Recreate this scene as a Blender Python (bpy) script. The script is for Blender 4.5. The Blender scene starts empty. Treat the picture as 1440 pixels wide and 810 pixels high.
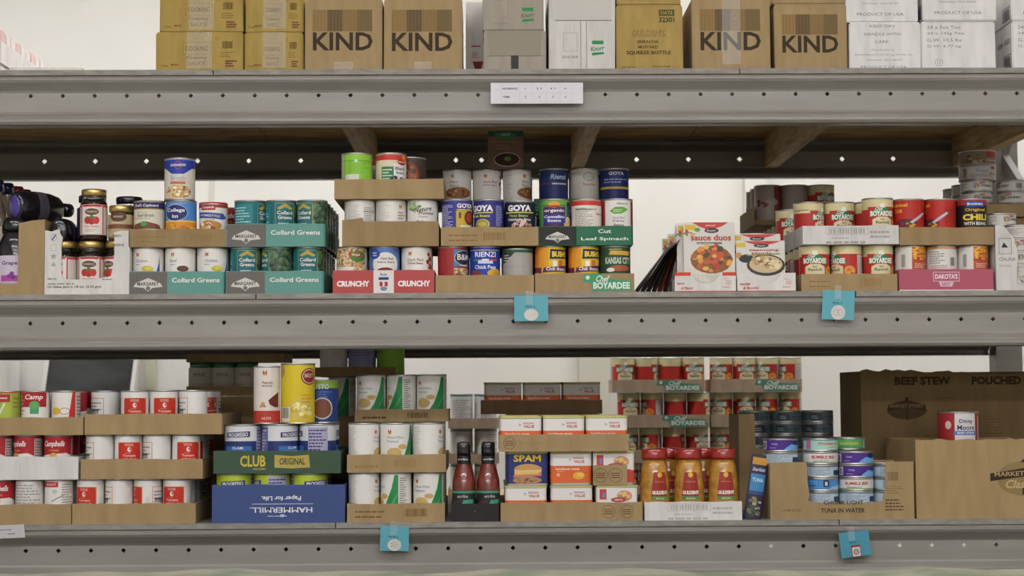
import bpy, math, random
from mathutils import Vector, Matrix
from mathutils.geometry import tessellate_polygon
random.seed(7)
SC = bpy.context.scene
COL = SC.collection
R = math.radians

# ------------------------------------------------------------------ camera
FPX = 2400.0
CAM = Vector((0.0, -4.0, 1.45))
ROT = Matrix.Rotation(R(-0.8), 3, 'Z') @ Matrix.Rotation(R(90 + 3.55), 3, 'X') @ Matrix.Rotation(R(-0.30), 3, 'Z')
cd = bpy.data.cameras.new('camera'); cam = bpy.data.objects.new('camera', cd); COL.objects.link(cam)
cam.matrix_world = Matrix.Translation(CAM) @ ROT.to_4x4()
cd.sensor_width = 36; cd.lens = FPX / 1440 * 36
cd.dof.use_dof = True; cd.dof.focus_distance = 4.03; cd.dof.aperture_fstop = 5.0
SC.camera = cam

# ------------------------------------------------------------------ world, exposure
w = bpy.data.worlds.new('world'); SC.world = w; w.use_nodes = True
w.node_tree.nodes['Background'].inputs[0].default_value = (.8, .82, .85, 1)
w.node_tree.nodes['Background'].inputs[1].default_value = 0.3
vs = SC.view_settings
vs.view_transform = 'Standard'; vs.look = 'None'; vs.gamma = 1; vs.exposure = 0.62; vs.use_curve_mapping = False
LAMP_NEAR, LAMP_FRONT, LAMP_BACK = 10.5, 18.0, 17.8

def at(px, py, Y):
    """world point seen at a photo pixel, on the plane at depth Y"""
    d = ROT @ Vector(((px - 720) / FPX, (405 - py) / FPX, -1))
    return CAM + d * ((Y - CAM.y) / d.y)

# ------------------------------------------------------------------ materials
def lin(c):
    return c / 12.92 if c <= .04045 else ((c + .055) / 1.055) ** 2.4
def hexc(h):
    return tuple(lin(int(h[i:i + 2], 16) / 255) for i in (0, 2, 4)) + (1,)
MATS = {}
def newmat(name):
    m = bpy.data.materials.new(name); m.use_nodes = True
    return m, m.node_tree, m.node_tree.nodes['Principled BSDF']
def noise_mix(nt, b, c1, c2, scale, detail=3, stretch=None, rough=None, lo=.35, hi=.65):
    tc = nt.nodes.new('ShaderNodeTexCoord'); nz = nt.nodes.new('ShaderNodeTexNoise')
    nz.inputs['Scale'].default_value = scale; nz.inputs['Detail'].default_value = detail
    src = tc.outputs['Object']
    if stretch:
        mp = nt.nodes.new('ShaderNodeMapping'); mp.inputs['Scale'].default_value = stretch
        nt.links.new(src, mp.inputs[0]); src = mp.outputs[0]
    nt.links.new(src, nz.inputs['Vector'])
    cr = nt.nodes.new('ShaderNodeValToRGB')
    cr.color_ramp.elements[0].position = lo; cr.color_ramp.elements[1].position = hi
    cr.color_ramp.elements[0].color = c1; cr.color_ramp.elements[1].color = c2
    nt.links.new(nz.outputs['Fac'], cr.inputs[0]); nt.links.new(cr.outputs[0], b.inputs['Base Color'])
    return nz, cr
def mulc(c, f): return (c[0] * f, c[1] * f, c[2] * f, 1)
def M(key):
    """'hex' = printed paper, 'K:hex' = corrugated board, others by name"""
    if key in MATS: return MATS[key]
    if key.startswith('K:'):
        m, nt, b = newmat('board_' + key[2:]); c = hexc(key[2:])
        nz, cr = noise_mix(nt, b, mulc(c, .90), mulc(c, 1.06), 26, 4, (1.6, 1.6, .35))
        b.inputs['Roughness'].default_value = .82; b.inputs['Specular IOR Level'].default_value = .25
        wv = nt.nodes.new('ShaderNodeTexWave'); wv.inputs['Scale'].default_value = 42; wv.inputs['Distortion'].default_value = .4
        tc = nt.nodes.new('ShaderNodeTexCoord'); nt.links.new(tc.outputs['Object'], wv.inputs['Vector'])
        bp = nt.nodes.new('ShaderNodeBump'); bp.inputs['Strength'].default_value = .12; bp.inputs['Distance'].default_value = .001
        nt.links.new(wv.outputs['Fac'], bp.inputs['Height']); nt.links.new(bp.outputs[0], b.inputs['Normal'])
    elif key.startswith('X:'):                                   # ink on matte board
        m, nt, b = newmat('board_ink_' + key[2:]); b.inputs['Base Color'].default_value = hexc(key[2:])
        b.inputs['Roughness'].default_value = .85; b.inputs['Specular IOR Level'].default_value = .15
    elif key.startswith('P:'):                                   # glossy plastic
        m, nt, b = newmat('plastic_' + key[2:]); b.inputs['Base Color'].default_value = hexc(key[2:])
        b.inputs['Roughness'].default_value = .18; b.inputs['Coat Weight'].default_value = .4
    elif key.startswith('F:'):                                   # foodstuff behind clear wall
        m, nt, b = newmat('filling_' + key[2:]); c = hexc(key[2:])
        noise_mix(nt, b, mulc(c, .75), mulc(c, 1.2), 60, 3); b.inputs['Roughness'].default_value = .25
        b.inputs['Coat Weight'].default_value = .8; b.inputs['Coat Roughness'].default_value = .06
    elif key == 'steel':
        m, nt, b = newmat('tin_steel'); b.inputs['Base Color'].default_value = (.52, .51, .48, 1)
        b.inputs['Metallic'].default_value = .9; b.inputs['Roughness'].default_value = .34
    elif key == 'gold':
        m, nt, b = newmat('gold_lid'); b.inputs['Base Color'].default_value = (.55, .40, .14, 1)
        b.inputs['Metallic'].default_value = .85; b.inputs['Roughness'].default_value = .3
    elif key == 'glass':
        m, nt, b = newmat('clear_glass'); b.inputs['Base Color'].default_value = (.95, .97, .95, 1)
        b.inputs['Transmission Weight'].default_value = 1; b.inputs['Roughness'].default_value = .03; b.inputs['IOR'].default_value = 1.45
    elif key == 'film':
        m, nt, b = newmat('clear_film'); b.inputs['Base Color'].default_value = (.9, .9, .88, 1)
        b.inputs['Roughness'].default_value = .12; b.inputs['Alpha'].default_value = .17; b.inputs['Specular IOR Level'].default_value = .9
        tc = nt.nodes.new('ShaderNodeTexCoord'); nz = nt.nodes.new('ShaderNodeTexNoise'); nz.inputs['Scale'].default_value = 130
        nt.links.new(tc.outputs['Object'], nz.inputs['Vector'])
        bp = nt.nodes.new('ShaderNodeBump'); bp.inputs['Strength'].default_value = .9; bp.inputs['Distance'].default_value = .004
        nt.links.new(nz.outputs['Fac'], bp.inputs['Height']); nt.links.new(bp.outputs[0], b.inputs['Normal'])
    elif key == 'beam':
        m, nt, b = newmat('grey_beam_paint'); noise_mix(nt, b, hexc('8a867e'), hexc('938f87'), 5, 6, (1, 1, 6))
        b.inputs['Roughness'].default_value = .42
    elif key == 'ply':
        m, nt, b = newmat('plywood'); nz, cr = noise_mix(nt, b, hexc('6e5a3c'), hexc('b89b6e'), 5, 6, (1.2, 9, 9), lo=.3, hi=.62)
        b.inputs['Roughness'].default_value = .75
    elif key == 'deckpaint':
        m, nt, b = newmat('grey_deck_paint'); noise_mix(nt, b, hexc('827e77'), hexc('989489'), 30, 5, (1, 1, 3))
        b.inputs['Roughness'].default_value = .7
    elif key == 'lumber':
        m, nt, b = newmat('lumber'); noise_mix(nt, b, hexc('a58a62'), hexc('c9b086'), 7, 5, (14, 1.2, 10))
        b.inputs['Roughness'].default_value = .75
    elif key == 'wall':
        m, nt, b = newmat('wall_paint'); noise_mix(nt, b, hexc('dcdad0'), hexc('e2e0d7'), 2, 3)
        b.inputs['Roughness'].default_value = .8
    elif key == 'floor':
        m, nt, b = newmat('concrete'); noise_mix(nt, b, hexc('6f6a62'), hexc('807a70'), 3, 6)
        b.inputs['Roughness'].default_value = .55
    elif key == 'slate':
        m, nt, b = newmat('chalkboard'); noise_mix(nt, b, hexc('2b2d2c'), hexc('4a4c4a'), 3.5, 6, (1, 1, 2.5)); b.inputs['Roughness'].default_value = .7
    elif key == 'mottle':
        m, nt, b = newmat('mottled_wrap'); nz, cr = noise_mix(nt, b, hexc('8f9a86'), hexc('bdbca6'), 11, 5, lo=.36, hi=.62)
        b.inputs['Roughness'].default_value = .5
    elif key == 'greens':
        m, nt, b = newmat('leaf_print'); noise_mix(nt, b, hexc('1d3324'), hexc('5f7f54'), 90, 4, lo=.4, hi=.65); b.inputs['Roughness'].default_value = .4
    elif key == 'beans':
        m, nt, b = newmat('bean_print'); noise_mix(nt, b, hexc('8c5f33'), hexc('dcc194'), 170, 2, lo=.42, hi=.55); b.inputs['Roughness'].default_value = .4
    elif key == 'stew':
        m, nt, b = newmat('stew_print'); noise_mix(nt, b, hexc('4c2a12'), hexc('c06a30'), 110, 3, lo=.4, hi=.6); b.inputs['Roughness'].default_value = .4
    elif key == 'corn':
        m, nt, b = newmat('corn_print'); noise_mix(nt, b, hexc('b0541c'), hexc('f0b43c'), 200, 2, lo=.4, hi=.6); b.inputs['Roughness'].default_value = .4
    elif key == 'tiny':
        m, nt, b = newmat('small_print'); noise_mix(nt, b, hexc('8e8b86'), hexc('d8d5ce'), 260, 2, (1, 1, 2.2), lo=.42, hi=.56); b.inputs['Roughness'].default_value = .45
    elif key == 'lamp':
        m = bpy.data.materials.new('lamp'); m.use_nodes = True
    else:
        m, nt, b = newmat('print_' + key); b.inputs['Base Color'].default_value = hexc(key)
        b.inputs['Roughness'].default_value = .45; b.inputs['Specular IOR Level'].default_value = .35
    MATS[key] = m
    return m
def lampmat(name, s):
    m = bpy.data.materials.new(name); m.use_nodes = True; nt = m.node_tree; nt.nodes.clear()
    e = nt.nodes.new('ShaderNodeEmission'); e.inputs[0].default_value = (1, .985, 1.03, 1); e.inputs[1].default_value = s
    o = nt.nodes.new('ShaderNodeOutputMaterial'); nt.links.new(e.outputs[0], o.inputs[0]); return m

# ------------------------------------------------------------------ mesh builder
class MB:
    def __init__(s): s.v = []; s.f = []; s.m = []; s.mats = []; s.smooth = []
    def mi(s, key):
        if key not in s.mats: s.mats.append(key)
        return s.mats.index(key)
    def face(s, pts, key, smooth=False):
        i = len(s.v); s.v.extend([tuple(p) for p in pts]); s.f.append(tuple(range(i, i + len(pts)))); s.m.append(s.mi(key)); s.smooth.append(smooth)
    def box(s, x0, x1, y0, y1, z0, z1, key):
        a = [(x, y, z) for z in (z0, z1) for y in (y0, y1) for x in (x0, x1)]
        i = len(s.v); s.v.extend(a); k = s.mi(key)
        for q in ((0, 2, 3, 1), (4, 5, 7, 6), (0, 1, 5, 4), (2, 6, 7, 3), (0, 4, 6, 2), (1, 3, 7, 5)):
            s.f.append(tuple(i + t for t in q)); s.m.append(k); s.smooth.append(False)
    def lathe(s, prof, n, key, c=(0, 0, 0), sx=1, sy=1, smooth=True):
        i = len(s.v); k = s.mi(key); P = len(prof)
        for (r, z) in prof:
            for j in range(n):
                a = 2 * math.pi * j / n
                s.v.append((c[0] + r * sx * math.sin(a), c[1] - r * sy * math.cos(a), c[2] + z))
        for p in range(P - 1):
            for j in range(n):
                j2 = (j + 1) % n
                s.f.append((i + p * n + j, i + p * n + j2, i + (p + 1) * n + j2, i + (p + 1) * n + j)); s.m.append(k); s.smooth.append(smooth)
    def prism(s, pts, org, ux, uz, thick, key):
        """polygon (u,z) extruded by thick along -(ux x uz) i.e. away from the viewer of that face"""
        org, ux, uz = Vector(org), Vector(ux), Vector(uz); nrm = ux.cross(uz)
        A = [org + ux * u + uz * z for u, z in pts]; B = [p - nrm * thick for p in A]; k = s.mi(key); n = len(pts); i = len(s.v)
        s.v.extend([tuple(p) for p in A]); s.v.extend([tuple(p) for p in B])
        for t in tessellate_polygon([[Vector((u, z, 0)) for u, z in pts]]):
            t = list(t)
            a, b, c = [pts[q] for q in t]
            if (b[0] - a[0]) * (c[1] - a[1]) - (b[1] - a[1]) * (c[0] - a[0]) < 0: t.reverse()
            s.f.append(tuple(i + q for q in t)); s.m.append(k); s.smooth.append(False)
            s.f.append(tuple(i + n + q for q in reversed(t))); s.m.append(k); s.smooth.append(False)
        ar = sum(pts[q][0] * pts[(q + 1) % n][1] - pts[(q + 1) % n][0] * pts[q][1] for q in range(n))
        for q in range(n):
            q2 = (q + 1) % n
            f = (i + q, i + n + q, i + n + q2, i + q2)
            s.f.append(f if ar > 0 else tuple(reversed(f))); s.m.append(k); s.smooth.append(False)
    def mesh(s, name):
        me = bpy.data.meshes.new(name); me.from_pydata(s.v, [], s.f)
        for k in s.mats: me.materials.append(M(k) if isinstance(k, str) else k)
        me.polygons.foreach_set('material_index', s.m); me.polygons.foreach_set('use_smooth', s.smooth)
        me.update(); return me
def link(name, me, parent=None, loc=None, rz=0):
    o = bpy.data.objects.new(name, me); COL.objects.link(o)
    if parent: o.parent = parent
    if loc is not None: o.location = loc
    if rz: o.rotation_euler.z = rz
    return o
def tag(o, label, cat, group=None, kind=None):
    if label: o['label'] = label
    if cat: o['category'] = cat
    if group: o['group'] = group
    if kind: o['kind'] = kind
    return o

# ------------------------------------------------------------------ flat print
TXT = {}
def glyphs(s, bold=0.0):
    k = (s, bold)
    if k in TXT: return TXT[k]
    cu = bpy.data.curves.new('t', 'FONT'); cu.body = s; cu.resolution_u = 2; cu.offset = bold; cu.size = 1
    o = bpy.data.objects.new('t', cu); COL.objects.link(o)
    me = bpy.data.meshes.new_from_object(o)
    vs_ = [(v.co.x, v.co.y) for v in me.vertices]; fs = [tuple(p.vertices) for p in me.polygons]
    bpy.data.objects.remove(o); bpy.data.curves.remove(cu); bpy.data.meshes.remove(me)
    x0 = min(v[0] for v in vs_); x1 = max(v[0] for v in vs_); y0 = min(v[1] for v in vs_); y1 = max(v[1] for v in vs_)
    TXT[k] = (vs_, fs, x0, x1, y0, y1); return TXT[k]
def clip(poly, x, keep_right):
    out = []
    for i in range(len(poly)):
        a, b = poly[i - 1], poly[i]
        ia = (a[0] >= x) == keep_right or a[0] == x; ib = (b[0] >= x) == keep_right or b[0] == x
        if ia != ib:
            t = (x - a[0]) / (b[0] - a[0]); out.append((x, a[1] + t * (b[1] - a[1])))
        if ib: out.append(b)
    return out
class Art:
    """shapes in millimetres: u to the right, z up"""
    def __init__(s): s.sh = []
    def add(s, polys, c, L): s.sh.append((polys, c, L)); return s
    def rect(s, u0, z0, u1, z1, c, L=1): return s.add([[(u0, z0), (u1, z0), (u1, z1), (u0, z1)]], c, L)
    def ell(s, cu, cz, ru, rz, c, L=1, n=18):
        return s.add([[(cu + ru * math.cos(2 * math.pi * i / n), cz + rz * math.sin(2 * math.pi * i / n)) for i in range(n)]], c, L)
    def ring(s, cu, cz, ru, rz, t, c, L=2, n=20):
        P = []
        for i in range(n):
            a, b = 2 * math.pi * i / n, 2 * math.pi * (i + 1) / n
            P.append([(cu + ru * math.cos(a), cz + rz * math.sin(a)), (cu + ru * math.cos(b), cz + rz * math.sin(b)),
                      (cu + (ru - t) * math.cos(b), cz + (rz - t) * math.sin(b)), (cu + (ru - t) * math.cos(a), cz + (rz - t) * math.sin(a))])
        return s.add(P, c, L)
    def frame(s, u0, z0, u1, z1, t, c, L=2):
        return s.rect(u0, z0, u1, z0 + t, c, L).rect(u0, z1 - t, u1, z1, c, L).rect(u0, z0, u0 + t, z1, c, L).rect(u1 - t, z0, u1, z1, c, L)
    def poly(s, pts, c, L=1):
        T = [[pts[q] for q in t] for t in tessellate_polygon([[Vector((u, z, 0)) for u, z in pts]])]
        return s.add(T, c, L)
    def text(s, t, cu, cz, h, c, L=3, w=None, bold=0.02, shear=0, rot=0, al='c'):
        vs_, fs, x0, x1, y0, y1 = glyphs(t, bold)
        k = h / (y1 - y0); kx = (w / (x1 - x0)) if w else k
        off = {'c': (x0 + x1) / 2, 'l': x0, 'r': x1}[al]; P = []
        cr, sr = math.cos(R(rot)), math.sin(R(rot))
        q = []
        for x, y in vs_:
            a, b = (x - off) * kx, (y - (y0 + y1) / 2) * k
            a += shear * b
            q.append((cu + a * cr - b * sr, cz + a * sr + b * cr))
        for f in fs: P.append([q[i] for i in f])
        return s.add(P, c, L)
    def lines(s, u0, z0, u1, z1, n, c, L=2, seed=1, fill=.45):
        rr = random.Random(seed); P = []; dz = (z1 - z0) / n
        for i in range(n):
            z = z0 + dz * i; u = u0
            e = u0 + (u1 - u0) * rr.uniform(.6, 1)
            while u < e:
                l = rr.uniform(.08, .22) * (u1 - u0); P.append([(u, z), (min(u + l, e), z), (min(u + l, e), z + dz * fill), (u, z + dz * fill)]); u += l + .03 * (u1 - u0)
        return s.add(P, c, L)
    def bars(s, u0, z0, u1, z1, c, L=2, seed=3):
        rr = random.Random(seed); P = []; u = u0
        while u < u1:
            l = rr.uniform(.4, 1.4) * (u1 - u0) / 26; P.append([(u, z0), (u + l, z0), (u + l, z1), (u, z1)]); u += l + rr.uniform(.4, 1.3) * (u1 - u0) / 26
        return s.add(P, c, L)
    def blobs(s, cu, cz, ru, rz, cols, n, sz, L=2, seed=1):
        rr = random.Random(seed)
        for i in range(n):
            a = rr.uniform(0, 6.28); d = math.sqrt(rr.random()); k = rr.uniform(.6, 1.2) * sz
            s.ell(cu + ru * d * math.cos(a), cz + rz * d * math.sin(a), k, k * rr.uniform(.6, 1), cols[i % len(cols)], L + .02 * i, 9)
        return s
    def emit(s, mb, mapf, cuts=None):
        for polys, c, L in s.sh:
            off = .00022 + .00013 * L
            for p in polys:
                ar = sum(p[i - 1][0] * p[i][1] - p[i][0] * p[i - 1][1] for i in range(len(p)))
                if ar < 0: p = list(reversed(p))
                p = [(a * .001, b * .001) for a, b in p]
                if cuts is None:
                    mb.face([mapf(a, b, off) for a, b in p], c); continue
                lo = min(a for a, b in p); hi = max(a for a, b in p)
                cs = [x for x in cuts if lo + 1e-7 < x < hi - 1e-7]
                rest = p
                for x in cs:
                    left = clip(rest, x, False); rest = clip(rest, x, True)
                    if len(left) > 2: mb.face([mapf(a, b, off) for a, b in left], c)
                if len(rest) > 2: mb.face([mapf(a, b, off) for a, b in rest], c)
def cylmap(r):
    return lambda u, z, off: ((r + off) * math.sin(u / r), -(r + off) * math.cos(u / r), z)
def cylcuts(r, n):
    return [2 * math.pi * r * k / n for k in range(-n // 2, n // 2 + 1)]
def flatmap(org, ux=(1, 0, 0), uz=(0, 0, 1)):
    org, ux, uz = Vector(org), Vector(ux), Vector(uz); nn = ux.cross(uz)
    return lambda u, z, off: org + ux * u + uz * z + nn * off
def printed(art, name, parent, org, ux=(1, 0, 0), uz=(0, 0, 1)):
    art.sh = [(p, 'X:' + c if len(c) == 6 and c[0] in '0123456789abcdef' and c not in ('greens', 'lumber') and all(q in '0123456789abcdef' for q in c) else c, L) for p, c, L in art.sh]
    mb = MB(); art.emit(mb, flatmap(org, ux, uz)); return link(name, mb.mesh(name), parent)

# ================================================================== ROOM
ZC = 3.5; YF = -11.0
def room_box(name, *a):
    mb = MB(); mb.box(*a); o = link(name, mb.mesh(name)); o['kind'] = 'structure'; return o
room_box('floor', -5, 5, YF, 2.75, -.1, 0, 'floor')
room_box('ceiling', -5, 5, YF, 2.75, ZC, ZC + .1, 'wall')
room_box('wall_back', -5, 5, 2.65, 2.75, 0, ZC, 'wall')
room_box('wall_left', -5.1, -5, YF, 2.75, 0, ZC, 'wall')
room_box('wall_right', 5, 5.1, YF, 2.75, 0, ZC, 'wall')
room_box('wall_front', -5, 5, YF - .1, YF, 0, ZC, 'wall')
YB = 2.65
def bx_(px): return at(px, 400, YB).x
# wall lining joints, the pilaster right of centre, and the casing beside the chalkboard
x = bx_(297); room_box('trim_1', x - .008, x + .008, YB - .008, YB, 0, ZC, 'd0ccbe')
room_box('trim_2', bx_(1046), bx_(1078), YB - .07, YB, 0, ZC, 'wall')
x = bx_(852); room_box('corner_shade', bx_(812), bx_(856), YB - .05, YB, 0, 1.75, 'c9c6b6')  # corner shading of the wall, drawn as a darker strip
x0 = bx_(170); room_box('trim_4', x0, bx_(197), YB - .05, YB, 0, 1.62, 'e4e2da')
room_box('trim_5', bx_(22), bx_(34), YB - .05, YB, 0, 1.62, 'dddcd6')
room_box('trim_6', bx_(208), bx_(222), YB - .03, YB, 0, 1.62, 'c6c5ad')

# ceiling lamps: long fluorescent battens
LN = lampmat('lamp_near', LAMP_NEAR); LF = lampmat('lamp_front', LAMP_FRONT); LB = lampmat('lamp_back', LAMP_BACK)
def lamp(x, y, wdt, m, label):
    e = link('ceiling_light', None, None, (x, y, ZC)); tag(e, label, 'ceiling light', 'fluorescent ceiling lights')
    mb = MB(); mb.box(-.65, .65, -.13, .13, -.05, -.002, 'e8e8e4'); link('housing', mb.mesh('housing'), e)
    mb = MB(); mb.box(-.62, .62, -wdt / 2, wdt / 2, -.09, -.052, m); link('diffuser', mb.mesh('diffuser'), e)
for yy, lb in ((-2.2, 'over the aisle before the rack'), (-4.8, 'second row from the rack'), (-7.4, 'in an added third row from the rack'), (-9.9, 'in an added row near the front wall')):  # farthest rows added to send low light in under the decks
    for i in range(4): lamp(-2.25 + 1.5 * i, yy, .22, LN if yy > -3 else LF, 'fluorescent batten on the ceiling ' + lb)
for i in range(4): lamp(-2.25 + 1.5 * i, 1.0, .2, LB, 'fluorescent batten on the ceiling above the rear of the rack')

# chalkboard leaning behind the rack
yb = 2.2
a = at(56, 505, yb); b_ = at(50, 560, yb); xl, xr = b_.x - .02, at(170, 560, yb).x
cb = link('chalkboard', None, None, ((xl + xr) / 2 - .155, yb + .1, 0)); tag(cb, 'dark chalkboard with thin white side rails behind the rack', 'chalkboard')
cb.rotation_euler = (R(-4), R(6), 0); wd = (xr - xl) / 2
mb = MB(); mb.box(-wd, wd, -.01, .01, .02, 1.75, 'slate'); link('board', mb.mesh('board'), cb)
for sx in (-1, 1):
    mb = MB(); mb.box(sx * wd - .007, sx * wd + .007, -.02, .015, 0, 1.78, 'e6e4dc'); link('rail', mb.mesh('rail'), cb)

# ================================================================== RACK
DEP = 1.07
Z1 = at(690, 97, 0).z; Z2 = at(690, 411.5, 0).z; Z3 = at(690, 734, 0).z
XL, XR = -2.2, 1.49
DT = .013
rack = link('storage_rack', None, None, ((XL + XR) / 2, DEP / 2, 0)); tag(rack, 'grey steel pallet rack with perforated beams and plywood decks', 'storage rack')
ox, oy = (XL + XR) / 2, DEP / 2
def rk(name, mb, mod=None):
    mb.v = [(x - ox, y - oy, z) for x, y, z in mb.v]
    o = link(name, mb.mesh(name), rack); return o
BH = .117
PROF = [(.045, 0), (.012, 0), (.004, -.002), (0, -.006), (0, -.011), (.003, -.016), (.021, -.033), (.024, -.038),
        (.024, -.083), (.021, -.088), (.004, -.098), (0, -.103), (0, -.110), (.004, -.115), (.012, -BH), (.045, -BH)]
def beam(zt, y0, sgn, holes, hz, half=.0058):
    mb = MB(); P = [(y0 + sgn * p, zt + q) for p, q in PROF]
    for i in range(len(P) - 1):
        (ya, za), (yb_, zb) = P[i], P[i + 1]
        if i == 7:                                            # flat web with the diamond holes
            hs = sorted(h for h in holes if XL + .02 < h < XR - .02); xs = XL
            zm = zt + hz
            for h in hs:
                l, r = h - .012, h + .012
                mb.face([(xs, ya, zb), (l, ya, zb), (l, ya, za), (xs, ya, za)], 'beam')
                mb.face([(l, ya, zb), (h, ya, zb), (h, ya, zm - half), (h - half, ya, zm), (l, ya, zm)], 'beam')
                mb.face([(h, ya, zb), (r, ya, zb), (r, ya, zm), (h + half, ya, zm), (h, ya, zm - half)], 'beam')
                mb.face([(l, ya, zm), (h - half, ya, zm), (h, ya, zm + half), (h, ya, za), (l, ya, za)], 'beam')
                mb.face([(h, ya, zm + half), (h + half, ya, zm), (r, ya, zm), (r, ya, za), (h, ya, za)], 'beam')
                xs = r
            mb.face([(xs, ya, zb), (XR, ya, zb), (XR, ya, za), (xs, ya, za)], 'beam')
        else:
            mb.face([(XL, yb_, zb), (XR, yb_, zb), (XR, ya, za), (XL, ya, za)], 'beam', False)
    o = rk('beam', mb)
    md = o.modifiers.new('thickness', 'SOLIDIFY'); md.thickness = .002; md.offset = 0
    return o
SP = .0757
for zt, ph, hy in ((Z1 - DT, 493, 134), (Z2 - DT, 677, 452), (Z3 - DT, 311, 773)):
    x0 = at(ph, hy, .024).x; holes = [x0 + SP * k for k in range(-60, 60)]
    beam(zt, 0, 1, holes, at(ph, hy, .024).z - zt)
for n, zt in enumerate((Z1 - DT, Z2 - DT, Z3 - DT)):
    if n == 0: holes = [at(p, 220, DEP - .024).x for p in (-10, 63, 134, 206, 278, 350, 423, 641, 677, 714, 750, 823, 895, 968, 1040, 1184, 1256)]
    else: holes = [at(63, 220, DEP).x + SP * 2 * k for k in range(-20, 30)]
    beam(zt, DEP, -1, holes, -.060, .0078)
for n, (zd, seams) in enumerate(((Z1, (300, 1040)), (Z2, (360, 1203)), (Z3, (472, 1180)))):
    xs = [XL] + [at(s, (97, 412, 735)[n], 0).x for s in seams] + [XR]
    for i in range(3):
        mb = MB(); mb.box(xs[i] + .0012, xs[i + 1] - .0012, .0, DEP, zd - DT, zd - .0015, 'ply'); mb.box(xs[i] + .0012, xs[i + 1] - .0012, -.001, DEP, zd - DT + .0005, zd, 'deckpaint')
        rk('deck_board', mb)
    for xc in (-1.62, -.345, .265, .84, 1.40):
        mb = MB(); dx = (0, .03, -.02)[n]
        mb.box(xc - .019 + dx, xc + .019 + dx, .048, DEP - .048, zd - DT - .089, zd - DT - .0005, 'lumber'); rk('cross_support', mb)
for xx in (XL - .078, XR + .002):
    for yy in (.0, DEP - .075):
        mb = MB(); mb.box(xx, xx + .076, yy, yy + .004, 0, 3.0, 'beam'); mb.box(xx, xx + .004, yy + .004, yy + .075, 0, 3.0, 'beam'); mb.box(xx + .072, xx + .076, yy + .004, yy + .075, 0, 3.0, 'beam')
        rk('upright', mb)
    for k in range(4):
        za, zb = .2 + .65 * k, .85 + .65 * k
        if k % 2: za, zb = zb, za
        mb = MB(); d = Vector((0, DEP - .08, zb - za)); L = d.length
        p0 = Vector((xx + .03, .04, za)); p1 = Vector((xx + .03, DEP - .04, zb)); up = Vector((0, -(zb - za), DEP - .08)).normalized() * .018
        q = [p0 - up, p1 - up, p1 + up, p0 + up]
        mb.face(q, 'beam'); mb.face([v + Vector((.02, 0, 0)) for v in reversed(q)], 'beam')
        for i in range(4): mb.face([q[i], q[i] + Vector((.02, 0, 0)), q[(i + 1) % 4] + Vector((.02, 0, 0)), q[(i + 1) % 4]], 'beam')
        rk('brace', mb)

# ================================================================== BUILDERS FOR GOODS
NSEG = 40
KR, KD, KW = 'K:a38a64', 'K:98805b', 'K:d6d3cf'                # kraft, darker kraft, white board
TYPES = {}
def can_type(key, name, cat, desc, r, h, base, art, lid='steel'):
    """builds the three meshes of one kind of can"""
    r, h = r * .001, h * .001
    b = MB(); b.lathe([(0, .002), (r - .003, .002), (r - .002, 0), (r + .0006, 0), (r + .0007, .003), (r - .0004, .004), (r - .0004, h - .004), (r + .0007, h - .003), (r + .0006, h), (r - .0014, h), (r - .002, h - .004)], NSEG, 'steel')
    l = MB(); l.lathe([(r - .002, h - .0041), (r - .006, h - .0046), (r - .008, h - .0034), (r * .55, h - .0034), (r * .5, h - .0042), (0, h - .0042)], NSEG, lid)
    p = MB(); p.lathe([(r - .0003, .0042), (r, .0043), (r, h - .0043), (r - .0003, h - .0042)], NSEG, base, smooth=False)
    art.emit(p, cylmap(r), cylcuts(r, NSEG))
    TYPES[key] = dict(name=name, cat=cat, desc=desc, r=r, h=h, parts=(('body', b.mesh(name + '_body')), ('lid', l.mesh(name + '_lid')), ('label', p.mesh(name + '_label'))))
def put(key, x, y, z, rot=0, where='', tilt=None):
    t = TYPES[key]
    e = link(t['name'], None, None, (x, y, z), R(rot))
    if tilt: e.rotation_euler = (R(tilt[0]), R(tilt[1]), R(rot))
    lab = (t['desc'] + ' ' + where).strip(); tag(e, lab, t['cat'], lab)
    for n, me in t['parts']: link(n, me, e)
    return e
def spread(xs, d):
    for _ in range(30):
        for i in range(len(xs) - 1):
            g = xs[i + 1] - xs[i]
            if g < d: k = (d - g) / 2; xs[i] -= k; xs[i + 1] += k
    return xs
def turned(rot):
    r_ = abs((rot + 180) % 360 - 180)
    return ', facing out' if r_ < 30 else (', turned sideways' if r_ < 110 else ', back facing out')
def say(kind, where, tail):
    return where + tail if len((TYPES[kind]['desc'] + ' ' + where + tail).split()) <= 16 else where
def row(items, py, y0, z, where, back=0, edge=None, backkeys=None, whereback=None):
    """items: (kind, centre pixel, turn). y0: front of the cans. back: further rows behind; edge: extra rows in one end column"""
    r = max(TYPES[k]['r'] for k, _, _ in items); ks = [k for k, _, _ in items]
    xs = spread([at(p, py, y0 + TYPES[k]['r']).x for k, p, _ in items], 2 * r + .0018)
    for (k, p, rot), x in zip(items, xs): put(k, x, y0 + TYPES[k]['r'], z, rot, say(k, where, turned(rot)) if ks.count(k) > 1 else where)
    wb = whereback or where
    for b in range(1, back + 1):
        for i, ((k, p, rot), x) in enumerate(zip(items, xs)):
            kk = backkeys[(i + b) % len(backkeys)] if backkeys else k
            put(kk, x, y0 + r + b * (2 * r + .0018), z, random.uniform(0, 360), say(kk, wb, ', further back'))
    if edge:
        idx, n = edge
        for b in range(back + 1, n + 1):
            k = items[idx][0]; kk = backkeys[b % len(backkeys)] if backkeys else k
            put(kk, xs[idx], y0 + r + b * (2 * r + .0018), z, random.uniform(0, 360), say(kk, wb, ', further back'))
    return xs
TT = .0035
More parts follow.
